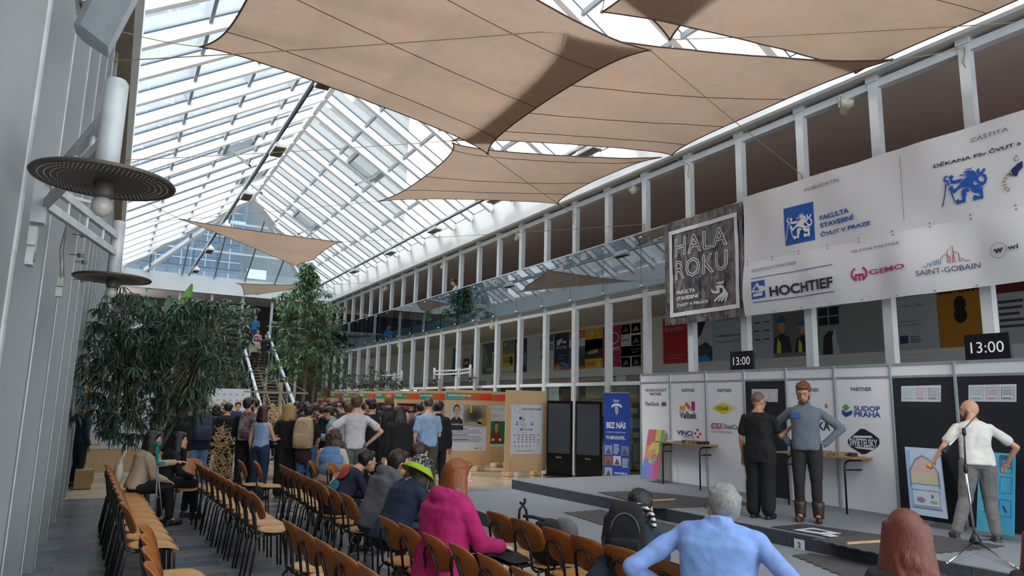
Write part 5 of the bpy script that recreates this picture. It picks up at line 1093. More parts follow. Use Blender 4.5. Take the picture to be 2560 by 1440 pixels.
plant('tall_tree', 'tall light green indoor tree right of the staircase reaching above the far fascia', 'tree', (7.35,31,0), [([V((7.2,31,0)), V((7.3,31,2)), V((7.35,31,4.5)), V((7.2,31,7.2))], [.1,.085,.06,.02]), ([V((7.75,31,0)), V((7.7,31,2)), V((7.85,31.2,4)), V((8.1,31,5.2))], [.08,.07,.05,.02]), ([V((7.75,31,1.2)), V((8.3,31,1.9)), V((8.9,31,2.0))], [.05,.03,.02])], cl, .24, .085, MG, 8, .5, 300, None, (-.3,.9))
rr = random.Random(8); cl = []
while len(cl) < 380:
    x = rr.uniform(3.0, 5.3); z = rr.uniform(1.5, 6.0); 
    top = 6.1 - .35*abs(x-4.2) - (.5 if x > 5.3 else 0)
    if z > top or (x > 4.85 and z < 5.1): continue
    cl.append((x, 33 + rr.uniform(-1.2,1.2), z))
plant('leafy_tree', 'grey-green bushy tree left of the staircase under the far gallery', 'tree', (4.7,33.5,0), [([V((4.7,33.5,0)), V((4.6,33.4,2.5)), V((4.3,33,5))], [.09,.07,.03]), ([V((4.5,33.5,0)), V((4.7,33.4,2.5)), V((5.0,33,4.8))], [.07,.05,.02])], cl, .2, .09, [leafmat('#4b6650', '#34493a'), leafmat('#5a765a', '#3f5a44'), leafmat('#3a5040', '#26382e')], 8, .4, 300, None, (-.4,.8))
rr = random.Random(9); cl = [(9.4 + rr.uniform(-1.3,1.3), 28.5 + rr.uniform(-.8,.8), rr.uniform(1.3, 3.3)) for _ in range(130)]
cl = [c for c in cl if c[2] < 3.4 - .7*abs(c[0]-9.3)]
plant('dark_shrub', 'dark broad shrub in front of the far right columns beside the trunk', 'plant', (9.4,28.5,0), [([V((9.4,28.5,0)), V((9.3,28.5,1.5)), V((9.5,28.5,2.6))], [.05,.04,.02])], cl, .2, .07, DG, 8, .5, 120)
rr = random.Random(12); cl = [(2.2 + rr.uniform(-2.4,2.2), 27 + rr.uniform(-1,1), rr.uniform(.8, 5.2)) for _ in range(230)]
plant('dark_shrub', 'tall dark foliage behind the ficus beside the left wall', 'plant', (1.8,27,0), [([V((1.8,27,0)), V((1.9,27,2.5)), V((1.5,27,4.4))], [.07,.05,.02])], cl, .26, .08, DG, 8, .6, 120)
def bigleaf(b, p, d, L, w, droop, m=0):
    p = V(p); d = V(d).normalized(); s = d.cross(V((0,-1,0))).normalized(); n = 9; vs = []
    for i in range(n+1):
        t = i/n; c = p + d*L*t + V((0,0,-droop*t*t)); ww = w*sin(pi*min(.96,.1+.86*t)); vs += [c - s*ww/2, c + V((0,.03,0)), c + s*ww/2]
    b.add(vs, [f for i in range(n) for f in ((3*i,3*i+3,3*i+4,3*i+1), (3*i+1,3*i+4,3*i+5,3*i+2))], m)
t = thing('banana_plant', 'banana plant with large light green blades sticking out of the ficus', 'plant', (1.6, 15.5, 0))
MB().tube([(1.6,15.5,0), (1.62,15.5,1.6), (1.55,15.5,2.6)], [.09,.07,.03], 10).build('trunk', mat('#6f7a4a', .6), t, True)
for a, d, L, w, dr, c in ((at(447,795,Y=15.5), (.25,0,1), .75, .2, .0, '#6ea03a'), (at(425,800,Y=15.5), (-.1,0,1), .6, .22, .1, '#4c7748'), (at(470,925,Y=15.5), (.6,0,-.9), .85, .3, .15, '#7f9c80'), (at(450,860,Y=15.5), (.9,0,.1), .7, .22, .3, '#5d7d5c'), (at(395,790,Y=15.5), (-.4,0,.8), .6, .18, .2, '#41613c')):
    b = MB(); bigleaf(b, a, d, L, w, dr); b.build('leaf', leafmat(c, c), t, True)
# ================================================================ wooden lattice models in the middle of the crowd
ST = mat('#cdb183', .6, kind='wood', sc=3, var=.06); WTH = mat('#9b8c74', .7, kind='wood', sc=3)
def sticks(root, c, sx, sy, z0, z1, n, r=.008, seed=1):
    q = random.Random(seed); b = MB(); first = None
    def pt():
        a = q.random(); z = z0 + (z1-z0)*a; k = 1-.45*a; return V((c[0]+q.uniform(-sx,sx)*k, c[1]+q.uniform(-sy,sy)*k, z))
    for i in range(n):
        p = pt(); d = V((q.gauss(0,1), q.gauss(0,1), q.gauss(0,.8))).normalized()*q.uniform(.1,.26); 
        if p.z + d.z < z0: d.z = -d.z
        if i < 60: MB().beam(p, p+d, r*2.2, r*1.4).build('stick', ST, root)
        else: b.beam(p, p+d, r*2.2, r*1.4)
    b.build('stick_lattice', ST, root, kind='stuff')
def ltable(label, x, y, w_, d_, h=.75):
    t = thing('model_table', label, 'table', (x, y, 0)); MB().box(x-w_/2,x+w_/2,y-d_/2,y+d_/2,h-.03,h).build('tabletop', LATH, t)
    for sx in (-1,1):
        for sy in (-1,1): MB().box(x+sx*(w_/2-.06)-.025,x+sx*(w_/2-.06)+.025,y+sy*(d_/2-.06)-.025,y+sy*(d_/2-.06)+.025,0,h-.03).build('leg', DARK, t)
ltable('low table carrying the large stick model among the crowd', 3.3, 16.6, 1.7, .9); t = thing('stick_model', 'large pale model built of wooden sticks between the maroon haired woman and the blonde woman', 'model', (3.3,16.6,.75)); sticks(t, (3.3,16.6), .75, .35, .76, 1.5, 700, .006, seed=2)
t = thing('stick_model', 'tall pale stick tower standing on the floor left of the man with the maroon backpack', 'model', (2.2,16.3,0)); sticks(t, (2.2,16.3), .22, .2, .02, 1.1, 380, .006, seed=4)
t = thing('stick_model', 'pale stick model on the floor behind the blonde woman', 'model', (3.9,15.4,0)); sticks(t, (3.9,15.4), .3, .25, .02, .9, 250, .006, seed=6)
t = thing('wooden_mast', 'tall wooden mast with a crossbar and strings rising above the crowd before the staircase', 'mast', (3.9, 20, 0))
p = at(700, 1000, Y=20); MB().box(p.x-.04,p.x+.04,19.95,20.05,0,2.2).build('post', WTH, t); MB().box(p.x-.95,p.x+.75,19.97,20.03,1.9,1.945).build('crossbar', WTH, t)
MB().tube([(p.x,20,2.3),(p.x+.7,20,1.97)],.008,4).tube([(p.x,20,2.3),(p.x-.9,20,1.97)],.008,4).tube([(p.x+.2,20,1.95),(p.x+.2,20,1.2)],.006,4).build('string', WTH, t)
for i, (px, py, qx, qy) in enumerate(((532,1030,528,985), (560,1000,600,1028), (600,1000,640,1022), (530,1005,560,1020))):
    tag(MB().beam(at(px,py,Y=17.5), at(qx,qy,Y=17.6), .03, .03).build('wooden_batten', ST), ('upright wooden batten held up beside the navy backpack','slanting wooden batten right of the upright one','second slanting wooden batten before the logo board','short batten low before the logo board')[i], 'batten')
# ================================================================ people
KN = []
SK = {'a': mat('#c08d72', .55, var=.04), 'b': mat('#b07c62', .55, var=.04), 'c': mat('#cf9f86', .55, var=.04)}
def cl(c, **k): return mat(c, .85, kind='cloth', sc=k.get('sc', 7), var=k.get('var', .1), bump=k.get('bump', .35), c2=k.get('c2'))
def hr(c): return mat(c, .42, kind='hair', sc=24, var=.3, bump=.28, spec=.5)
PEND = []
FOLD = bpy.data.textures.new('folds', 'CLOUDS'); FOLD.noise_scale = .11; FOLD.noise_depth = 1
def loft(mb, secs, up_, s, n=26, e=.84):
    vs = []; k = len(secs)
    for z, yc, rx, ry in secs:
        for j in range(n):
            a = 2*pi*j/n; c, q = cos(a), sin(a); vs.append(V(up_((rx*(abs(c)**e)*(1 if c > 0 else -1), yc + ry*(abs(q)**e)*(1 if q > 0 else -1), z)))*s)
    fs = [(i*n+j, i*n+(j+1)%n, (i+1)*n+(j+1)%n, (i+1)*n+j) for i in range(k-1) for j in range(n)] + [tuple(range(n))[::-1], tuple((k-1)*n+j for j in range(n))]
    mb.add(vs, fs)
TORSO = [(-.1,0,.09,.08),(-.06,0,.145,.1),(0,0,.163,.115),(.08,0,.152,.106),(.15,.005,.138,.098),(.24,.008,.15,.106),(.33,.008,.163,.113),(.40,0,.17,.105),(.44,-.008,.16,.085),(.468,-.012,.12,.068),(.49,-.012,.08,.058),(.53,-.008,.055,.05)]
def remesh(mb, name, m, parent, vox, smooth=2, extra=None, fold=0., **kw):
    o = mb.build(name, m, parent, local=True, **kw)
    r = o.modifiers.new('r', 'REMESH'); r.mode = 'VOXEL'; r.voxel_size = vox; r.use_smooth_shade = True
    s = o.modifiers.new('s', 'SMOOTH'); s.iterations = smooth; s.factor = .6
    if fold:
        d = o.modifiers.new('d', 'DISPLACE'); d.texture = FOLD; d.strength = fold; d.mid_level = .5; d.texture_coords = 'GLOBAL'
    PEND.append((o, extra)); return o
def person(label, x, y, z, face, h=1.75, pose='stand', lean=0., head=(0, 0), arms=('down','down'), top=('tee','#222222'), bot=('slim','#1c1c22'), shoes='#1a1a1c', hair=('short','#2a1d16'), skin='a', vox=.016, w=1., extra=None, glasses=False, beard=None, legs=None, group=None, side=0., hs=1.1, hunch=.015):
    """face = heading in degrees (0 looks along +Y, positive turns left); arms per side (left, right) preset or (elbow offset, hand offset) from the shoulder"""
    t = thing('person', label, 'person', (x, y, z), R(face), group); s = h/1.75
    sit = pose == 'sit'; pz = .56/s if sit else .95; P0 = V((0, 0, pz)); Rx = Mx.Rotation(R(-lean), 3, 'X') @ Mx.Rotation(R(side), 3, 'Y')
    Rh = Mx.Rotation(R(-lean*.4), 3, 'X') @ Mx.Rotation(R(head[0]), 3, 'Z') @ Mx.Rotation(R(-head[1]), 3, 'X')
    def up(p): return P0 + Rx @ V(p)            # p relative to the pelvis
    S = lambda p: V(p)*s
    body = MB(); shirt = MB(); pants = MB(); kind, tc = top[0], top[1]; th = {'tank': .008, 'tee': .018, 'shirt': .02, 'knit': .024, 'hoodie': .034, 'coat': .034}[kind]
    def E(mb, c, r, g=0., rot=None, n=14): mb.ell(S(c), [(q+g)*s*(hs if rot is Rh else 1) for q in r], rot, n)
    def C(mb, p, q, r0, r1, g=0., n=12): mb.cap(S(p), S(q), (r0+g)*s, (r1+g)*s, n)
    loft(body, [(z_, y_, rx*w, ry*w**.5) for z_, y_, rx, ry in TORSO], up, s)
    hem = -.2 if 'long' in (extra or '') or kind == 'coat' else (-.02 if kind == 'tank' else -.07); thw = th*(1.3 if kind in ('hoodie','coat') else 1)
    ss = [(hem, 0, .158*w+th, .115*w**.5+th), (hem*.5, 0, .162*w+th, .117*w**.5+th)]
    for z_, y_, rx, ry in TORSO[3:-1]: ss.append((z_, y_, max(rx, .146 if z_ < .3 and kind != 'tank' else 0)*w + (thw if z_ < .42 else th*.7), max(ry, .102 if z_ < .3 else 0)*w**.5 + (thw if z_ < .42 else th*.6)))
    loft(shirt, ss, up, s)
    hu = max(0, hunch-.015)*.7; sh = [up((-.17*w,-.01+hu,.408+hu)), up((.17*w,-.01+hu,.408+hu))]
    if hu: C(shirt, sh[0]+V((.02,0,.0)), up((-.05,-.02,.47)), .05, .05, th); C(shirt, sh[1]-V((.02,0,0)), up((.05,-.02,.47)), .05, .05, th)
    nk = up((0,-.01,.50)); hc = up((0,.028+hunch*.8,.655-hunch)); C(body, nk, up((0,.008+hunch*.6,.58-hunch*.5)), .055, .05)
    H = lambda p: hc + Rh @ (V(p)*hs)
    E(body, H((0,-.008,.02)), (.074,.092,.1), 0, Rh, 18); E(body, H((0,.03,-.04)), (.056,.06,.07), 0, Rh, 16); E(body, H((0,.068,-.088)), (.025,.022,.02), 0, Rh)
    C(body, H((0,.084,.015)), H((0,.108,-.018)), .009, .013); E(body, H((0,.074,.035)), (.05,.018,.012), 0, Rh); E(body, H((0,.082,-.05)), (.022,.014,.009), 0, Rh)
    for q in (-1, 1): E(body, H((.076*q,-.005,-.005)), (.01,.018,.03), 0, Rh, 10)
    # legs
    for i, q in enumerate((-1, 1)):
        hip = V((.09*q*w, 0, pz - .03))
        if sit: kn = V((.11*q, .43, .50/s)); an = V((.12*q, .42 + (.05 if i else -.03), .09/s))
        else: kn = V((.10*q, .02, .5)); an = V((.105*q, -.02, .085))
        if legs: kn = V(legs[i][0]); an = V(legs[i][1])
        toe = an + V((.02*q, .15, -.045)); C(body, hip, kn, .084, .055); C(body, kn, kn.lerp(an,.35)+V((0,-.012,0)), .055, .052); C(body, kn.lerp(an,.35), an, .05, .037); C(body, an, an+V((0,.05,-.02)), .037, .035)
        g = {'slim': .014, 'wide': .04, 'short': .03, 'straight': .024}[bot[0]]
        C(pants, hip, kn, .092, .06, g)
        if bot[0] != 'short': C(pants, kn, an.lerp(kn,.08), .056, .042, g + (.012 if bot[0] == 'wide' else 0))
        sb = MB(); sb.ell(S(an + V((.005*q,.0,-.035))), [.042*s,.055*s,.045*s]); sb.cap(S(an+V((0,-.02,-.05))), S(toe), .038*s, .036*s); sb.box(*[v*s for v in (an.x-.04,an.x+.045,an.y-.065,an.y+.18,an.z-.095,an.z-.075)])
        if shoes == '#3f2a22': MB().lathe([(.062,-.035),(.068,.02),(.074,.1),(.08,.16),(.072,.165),(.06,.1)], 16, S(an)).build('boot_shaft', mat(shoes, .5), t, True, True)
        remesh(sb, 'shoe', mat(shoes, .5), t, max(vox, .012))
    E(pants, (0,0,pz-.01), (.16*w,.118*w,.11), .016); E(pants, up((0,0,.05)), (.145*w,.105*w,.07), .012, Rx)
    # arms
    AR = {'down': ((.06,-.02,-.29),(.07,.05,-.53)), 'hips': ((.24,-.13,-.2),(.02,-.02,-.42)), 'fwd': ((.05,.04,-.29),(-.09,.27,-.24)), 'up': ((.07,.2,.02),(-.1,.26,.26)),
          'lap': ((.07,.08,-.27),(-.03,.3,-.36)), 'face': ((.02,.23,-.17),(-.1,.2,.07)), 'cross': ((.06,.08,-.28),(-.17,.2,-.2)), 'back': ((.16,-.22,-.2),(.2,-.1,-.42)), 'knee': ((.05,.12,-.25),(-.02,.36,-.3)), 'point': ((.1,.2,-.2),(.12,.45,-.22)), 'behind': ((.1,-.16,-.26),(-.1,-.2,-.4))}
    fing = MB()
    for i, q in enumerate((-1, 1)):
        a = AR[arms[i]] if isinstance(arms[i], str) else arms[i]; s0 = sh[i]; el = s0 + V((a[0][0]*q, a[0][1], a[0][2])); ha = s0 + V((a[1][0]*q, a[1][1], a[1][2]))
        C(body, s0, el, .042, .035); C(body, el, ha, .036, .024); d = (ha-el).normalized(); sd = d.cross(V((0,0,1)));
        sd = sd.normalized() if sd.length > .1 else V((1,0,0)); pl_ = ha + d*.045; nn = sd.cross(d)
        rot = Mx((sd, nn, d)).transposed(); E(body, pl_, (.038,.016,.05), 0, rot, 12); C(body, ha, pl_, .025, .022)
        for k in range(4):
            o_ = pl_ + sd*(.026-.0175*k) + d*.035; L_ = (.07,.078,.072,.056)[k]; bend = nn*(-.012); p1 = o_ + d*L_*.5 + bend*.5; p2 = o_ + d*L_*.85 + bend*1.8
            fing.tube([S(o_ - d*.02), S(o_+d*.01), S(p1), S(p2)], [.0085*s,.0085*s,.008*s,.006*s], 7)
        if i == 0 and label.startswith('bald'): t['_k'] = 1; KN.append(OM[t.name] @ S(pl_ + d*.06))
        o_ = pl_ + sd*.03 - d*.02; fing.tube([S(o_), S(o_ + sd*.02 + d*.025 - nn*.008), S(o_ + sd*.028 + d*.055 - nn*.018)], [.011*s,.010*s,.007*s], 7)
        if kind != 'tank':
            C(shirt, s0, s0.lerp(el, .66 if kind == 'tee' else 1), .041, .05 if kind == 'tee' else .038, th*(.9 if kind == 'tee' else .8))
            if kind != 'tee': C(shirt, el, el.lerp(ha, .93), .038, .028, th*.75)
    if kind == 'hoodie': 
        E(shirt, up((0,-.08,.485)), (.1,.06,.055), .01, Rx); C(shirt, up((-.085,-.03,.50)), up((-.04,.08,.44)), .032, .02); C(shirt, up((.085,-.03,.50)), up((.04,.08,.44)), .032, .02); C(shirt, up((-.08,-.07,.52)), up((.08,-.07,.52)), .03, .03)
    if kind in ('shirt','coat'): k_h = max(0, hunch-.015)*.5; loft(shirt, [(.46+k_h,-.01+k_h,.09,.085),(.485+k_h,-.012+k_h,.078,.08),(.515+k_h,-.014+k_h,.074,.076),(.535+k_h,-.018+k_h,.078,.08)], up, s)
    if extra == 'vest': pass
    remesh(body, 'body', SK[skin], t, max(vox*.95,.0105), 2, fing)
    remesh(shirt, {'tee':'t_shirt','tank':'tank_top','shirt':'shirt','knit':'sweater','hoodie':'hoodie','coat':'jacket'}[kind], top[2] if len(top) > 2 else cl(tc), t, vox, 4, None, .02 if kind != 'tank' else .008)
    remesh(pants, 'trousers' if bot[0] != 'short' else 'shorts', cl(bot[1]), t, vox, 4, None, .018)
    # hair
    hk, hcol = hair; hm = hr(hcol); hb_ = MB()
    if hk != 'bald':
        if hk == 'buzz': E(hb_, H((0,-.02,.034)), (.078,.09,.092), 0, Rh, 18)
        else:
            E(hb_, H((0,-.025,.042)), (.086,.094,.096), 0, Rh, 18); E(hb_, H((0,-.042,.008)), (.078,.062,.072 if hk == 'short' else .085), 0, Rh); E(hb_, H((0,.045,.092)), (.062,.045,.032), 0, Rh)
        q_ = random.Random(int(x*100+y*10))
        if hk in ('wavy','vlong'):
            for k in range(34): a = -1.7 + 3.4*q_.random() - pi/2; zz = q_.uniform(-.34,-.1); E(hb_, H(((.10-.05*zz)*cos(a), -.03+(.085-.05*zz)*sin(a), zz)), (.024,.024,.05), 0, None, 8)
        if hk in ('short','curly','bob'):
            for k in range(26): a = q_.random()*6.28; e = q_.uniform(.1,1.4); E(hb_, H((.083*cos(a)*cos(e), -.022+.088*sin(a)*cos(e) if sin(a) < .6 else -.02+.06*sin(a)*cos(e), .045+.092*sin(e))), (.017,.017,.012), 0, None, 8)
        if hk == 'bob': E(hb_, H((0,-.05,-.08)), (.095,.062,.09), 0, Rh); [E(hb_, H((.075*g,-.005,-.06)), (.026,.05,.09), 0, Rh) for g in (-1,1)]
        if hk in ('long','wavy','curly','vlong'):
            ln = {'long': .3, 'wavy': .34, 'curly': .36, 'vlong': .42}[hk]; fl_ = 1.25 if hk != 'long' else 1.05
            for k in range(31):
                u = -1 + 2*k/30; wv_ = .02 if hk != 'long' else .01; ang = u*1.9; rx = .092; a0 = H((rx*sin(ang), -.03-.07*cos(ang), .02)); dd = ln*(.8+.25*q_.random())
                a1 = a0 + V((u*.02*fl_, -.015, -dd*.45)); a2 = a1 + V((u*.02*fl_+q_.uniform(-.015,.015), .0, -dd*.5))
                hb_.tube([S(a0+V((0,.01,.05))), S(a0), S(a1), S(a1.lerp(a2,.5)+V((q_.uniform(-wv_,wv_),q_.uniform(-wv_,wv_),0))), S(a2 + V((q_.uniform(-wv_,wv_),0,q_.uniform(-.04,.02))))], [.016*s,.021*s,.022*s,.019*s,.005*s], 6)
            if hk == 'curly':
                for k in range(40): u = q_.uniform(-1,1); zz = q_.uniform(-.3,.05); E(hb_, H((.1*sin(u*1.8)*1.1, -.04-.07*cos(u*1.8), zz)), (.028,.028,.024), 0, None, 8)
        if hk == 'bun': E(hb_, H((0,-.125,.06)), (.035,.035,.035), 0, None, 10)
        if hk == 'pony': hb_.tube([S(H((0,-.1,.05))), S(H((0,-.15,.03))), S(H((0,-.15,-.1))), S(H((.01,-.13,-.2)))], [.02*s,.03*s,.026*s,.008*s], 8)
        remesh(hb_, 'hair', hm, t, min(vox, .012), 1)
    if beard:
        b = MB(); E(b, H((0,.042,-.075)), (.054,.052,.04), 0, Rh); E(b, H((0,.08,-.085)), (.03,.02,.024), 0, Rh); [E(b, H((.055*g,.02,-.04)), (.016,.03,.04), 0, Rh) for g in (-1,1)]; remesh(b, 'beard', hr(beard), t, .01, 1)
    if vox < .02:
        for g in (-1, 1):
            b = MB(); b.ell(S(H((.031*g,.071,.008))), [.0115*s]*3, None, 10); e_ = b.build('eye', mat('#9c938c', .3), t, True, True); MB().ell(S(H((.031*g,.0785,.007))), [.0065*s]*3, None, 8).build('iris', mat('#2c211c', .2), e_, True, True)
            MB().cap(S(H((.018*g,.09,.034))), S(H((.046*g,.08,.036))), .004*s, .0035*s, 6).build('eyebrow', hm if hk != 'bald' else hr('#5a3a26'), t, True, True)
        MB().tube([S(H((-.022,.09,-.05))), S(H((0,.097,-.049))), S(H((.022,.09,-.05)))], [.002*s,.005*s,.002*s], 6).build('lips', mat('#9c5a50', .5), t, True, True)
    if glasses:
        b = MB()
        for g in (-1, 1): b.tube([S(H((.034*g+.022*cos(a*pi/6), .098, .006+.017*sin(a*pi/6)))) for a in range(13)], .002*s, 5); b.tube([S(H((.056*g,.096,.012))), S(H((.079*g,0,.01)))], .002*s, 5)
        b.tube([S(H((-.012,.1,.01))), S(H((.012,.1,.01)))], .002*s, 5); b.build('glasses', DARK, t, True, True)
    for q_k in ('_k',):
        if q_k in t: del t[q_k]
    return t, (lambda p: OM[t.name] @ (S(up(p)))), (lambda p: OM[t.name] @ S(H(p)))
def backpack(label, fr, col, straps='#22242c', size=1., col2=None, dx=0.):
    up_ = fr[1]; c = up_((dx,-.19,.26)); t = thing('backpack', label, 'bag', c, 0); iv = OM[fr[0].name]; rot = iv.to_3x3()
    def bag(secs, off, e=.55):
        b_ = MB(); loft(b_, secs, lambda q: c + rot @ (V(off) + V(q)), 1, 24, e); return b_
    k_ = size
    o = bag([(-.21*k_,0,.10*k_,.06*k_),(-.2*k_,0,.135*k_,.085*k_),(-.05*k_,0,.142*k_,.092*k_),(.1*k_,.005,.132*k_,.08*k_),(.19*k_,.015,.11*k_,.06*k_),(.225*k_,.02,.07*k_,.035*k_)], (0,0,0)).build('bag_body', cl(col, c2=col2, sc=9), t, True); r = o.modifiers.new('r','REMESH'); r.mode='VOXEL'; r.voxel_size=.012; r.use_smooth_shade=True; s_m = o.modifiers.new('s','SMOOTH'); s_m.iterations = 3; PEND.append((o, None))
    bag([(-.18*k_,0,.08*k_,.02),(-.17*k_,0,.105*k_,.035),(-.02*k_,0,.105*k_,.035),(.0,0,.09*k_,.02)], (0,-.085*k_,0)).build('front_pocket', cl(col, c2=col2), t, True)
    MB().tube([c + rot @ V((.1*k_*cos(a_), -.07*k_, .02*k_+.14*k_*sin(a_))) for a_ in [pi*i/10 for i in range(11)]], .004, 5).build('zipper', mat('#6a6d74', .4), t, True)
    for g in (-1, 1): MB().tube([up_((.09*g,-.13,.42)), up_((.11*g,-.06,.525)), up_((.115*g,.06,.53)), up_((.13*g,.135,.42)), up_((.15*g,.1,.25)), up_((.13*g,-.1,.12))], .016, 6).build('strap', cl(straps), t, True)
    MB().tube([up_((-.03,-.15,.44)), up_((-.02,-.17,.49)), up_((.02,-.17,.49)), up_((.03,-.15,.44))], .008, 6).build('handle', cl(straps), t, True)
    return t
def pat(c1, c2, sc, ty='check'):
    "woven two-colour cloth: check, stripe"
    m = bpy.data.materials.new(ty+'_cloth'); m.use_nodes = True; t_ = m.node_tree; b = t_.nodes['Principled BSDF']; b.inputs['Roughness'].default_value = .85; L = t_.links.new
    co = nd(t_, 'ShaderNodeTexCoord'); k = []
    for ax in (('X','Z') if ty == 'check' else ('Z',)):
        wv = nd(t_, 'ShaderNodeTexWave'); wv.bands_direction = ax; wv.inputs['Scale'].default_value = sc; wv.inputs['Distortion'].default_value = .8 if ty == 'stripe' else .2; L(co.outputs['Object'], wv.inputs[0]); k.append(wv)
    rp_ = nd(t_, 'ShaderNodeValToRGB'); rp_.color_ramp.elements[0].color = col4(c1); rp_.color_ramp.elements[1].color = col4(c2); rp_.color_ramp.elements[0].position = .35; rp_.color_ramp.elements[1].position = .6
    if len(k) == 2:
        mm = nd(t_, 'ShaderNodeMath', operation='MULTIPLY'); L(k[0].outputs['Fac'], mm.inputs[0]); L(k[1].outputs['Fac'], mm.inputs[1]); L(mm.outputs[0], rp_.inputs[0])
        rp_.color_ramp.elements[0].position = .15; rp_.color_ramp.elements[1].position = .4
    else: L(k[0].outputs['Fac'], rp_.inputs[0])
    L(rp_.outputs[0], b.inputs['Base Color']); return m
def stand(label, hx, hy, Y, face, **k):
    "standing on the floor with the top of the head at the given pixel of the photograph"
    p = at(hx, hy, Y=Y); z0 = k.pop('z0', 0.); hh = k.pop('h', p.z - z0); return person(label, p.x, Y, z0, face, h=hh, **k)
# ---- on the stage
p = at(1895, 1305, Z=.335)
blackman = person('man in black T-shirt and wide black trousers seen from behind talking on the stage', at(1893,975,Y=6.6).x, 6.6, .335, -72, h=at(1893,975,Y=6.6).z-.335, top=('tee','#0c0b0d'), bot=('wide','#0b0b0d'), shoes='#101116', hair=('buzz','#6b5044'), head=(-28,8), arms=('down', ((.06,.16,-.24),(.12,.38,-.12))), vox=.013, w=1.12, glasses=True, skin='b', extra='long')
beard = person('bearded man in a checked shirt and brown boots with hands on hips on stage', at(2008,952,Y=6.15).x, 6.15, .335, 122, h=at(2008,952,Y=6.15).z-.335, top=('shirt','#5c6a76',pat('#333d48','#8c97a2',24)), bot=('slim','#232022'), shoes='#3f2a22', hair=('short','#6e3d1e'), beard='#6e3d1e', head=(-4,22), arms=('hips','hips'), vox=.011, skin='b')
q = beard[1]; tag(MB().box(-.05,.05,-.003,.003,-.03,.03).build('name_badge', flat('#2b4f9a')), 'small blue badge pinned on the checked shirt', 'badge')
o = bpy.data.objects['name_badge']; o.location = q((.09,.15,.36)); o.rotation_euler = (0,0,R(122))
white = person('bald man in a white T-shirt and grey trousers beside the blue paintings on stage', at(2432,1005,Y=4.45).x, 4.45, .335, -48, h=at(2415,996,Y=4.45).z-.30, lean=12, top=('tee','#cfccc4'), bot=('straight','#6a6968'), shoes='#2c2a2c', hair=('bald','#5a3a26'), beard='#6b4028', head=(62,4), arms=(((.17,-.02,-.24),(.26,.06,-.41)),((.24,-.1,-.22),(.16,.04,-.42))), vox=.011, w=1.05, legs=(((-.15,.05,.5),(-.3,-.02,.085)),((.1,.05,.5),(.13,.0,.085))))
h_ = KN[0]; tag(MB().cap(h_-V((.03,0,0)), h_+V((.03,.0,-.012)), .03, .02).build('wooden_egg', mat('#c08a3a', .5)), 'small yellow wooden knob held in the left hand of the man in white', 'tool')
# ---- seated audience, front
def seated(label, hx, hy, zh, face, chairx=None, **k):
    p = at(hx, hy, Z=zh); h = k.pop('h', zh*1.75/1.385 if not k.get('lean') else 1.7); return person(label, p.x + k.pop('dx', 0), p.y + k.pop('dy', 0), 0, face, h=h, pose='sit', **k)
pink = person('red-haired woman in a bright magenta hoodie seated sideways to the stage', 2.2, 4.86, 0, -80, h=1.76, pose='sit', hunch=.035, top=('hoodie','#a3125e'), bot=('slim','#1c2236'), shoes='#222', hair=('vlong','#8c4a22'), head=(0,4), arms=('knee','knee'), vox=.0105, w=1.2, skin='c', lean=8, extra='long')
blueS = person('grey-haired man in a light blue shirt with glasses seated in front with elbows out', 3.06, 3.0, 0, -62, h=1.76, pose='sit', hunch=.06, top=('shirt','#7d9cd6'), bot=('slim','#22242c'), hair=('short','#8f8f8c'), head=(42,-2), arms=(((.26,-.16,-.2),(.12,.1,-.36)),((.26,-.14,-.22),(.1,.1,-.36))), vox=.0105, w=1.25, glasses=True, skin='b', lean=8)
tee = person('dark-haired young man in a navy T-shirt leaning far forward with a black striped backpack', 3.1, 3.98, 0, -45, h=1.7, pose='sit', side=16, hunch=.05, top=('tee','#1e2f42'), bot=('short','#16161a'), hair=('short','#120e0d'), head=(-20,-2), arms=('knee','knee'), vox=.0105, lean=34, skin='b')
bp = backpack('black backpack with black and white striped straps on the leaning young man', tee, '#0c0c10', '#0c0c10', 1.0, dx=.02)
sm = pat('#0c0c0e', '#c9c9cc', 9, 'stripe')
u_ = tee[1]; tag(MB().tube([u_((-.1,-.14,.44)), u_((-.03,-.15,.52)), u_((.06,-.14,.535)), u_((.13,-.12,.5)), u_((.17,-.1,.42))], .017, 8).build('striped_strap', sm), 'black and white striped carrying strap over the leaning young man', 'strap')
for (hx, hy, Y, f_, lb, col) in ((2262,1283,2.12,-60,'person with long auburn hair cut by the bottom edge in front of the stage','#6e2f16'), (2610,1345,1.9,-60,'person with auburn hair cut by the right edge of the picture','#7c3418')):
    p = at(hx, hy, Y=Y); person(lb, p.x-.0, Y, 0, f_, h=p.z*1.75/1.39, pose='sit', top=('knit','#2a2628'), bot=('slim','#1c1c22'), hair=('vlong',col), w=.92, vox=.0105, skin='c', arms=('lap','lap'))
hood = person('young man in a grey hoodie resting his face on his hand in the third row', 2.36, 6.85, 0, -82, h=1.74, pose='sit', hunch=.05, lean=20, top=('hoodie','#55575c'), bot=('slim','#26344a'), hair=('short','#201815'), head=(-6,-6), arms=('face','face'), vox=.011)
hat = person('person in a lime-brimmed patterned bucket hat and a navy sweatshirt left of the magenta hoodie', 2.26, 6.1, 0, -78, h=1.7, pose='sit', hunch=.04, lean=26, top=('knit','#10203c'), bot=('slim','#0c0c10'), hair=('bob','#2a211e'), head=(-8,-2), arms=('knee','knee'), vox=.011, w=1.1)
t = thing('bucket_hat', 'black and white scribbled bucket hat with a lime green brim', 'hat', hat[2]((0,0,.06))); Hh = hat[2]; c = Hh((0,-.015,.05)); rm = Mx.Rotation(R(-78), 3, 'Z') @ Mx.Rotation(R(-30), 3, 'X')
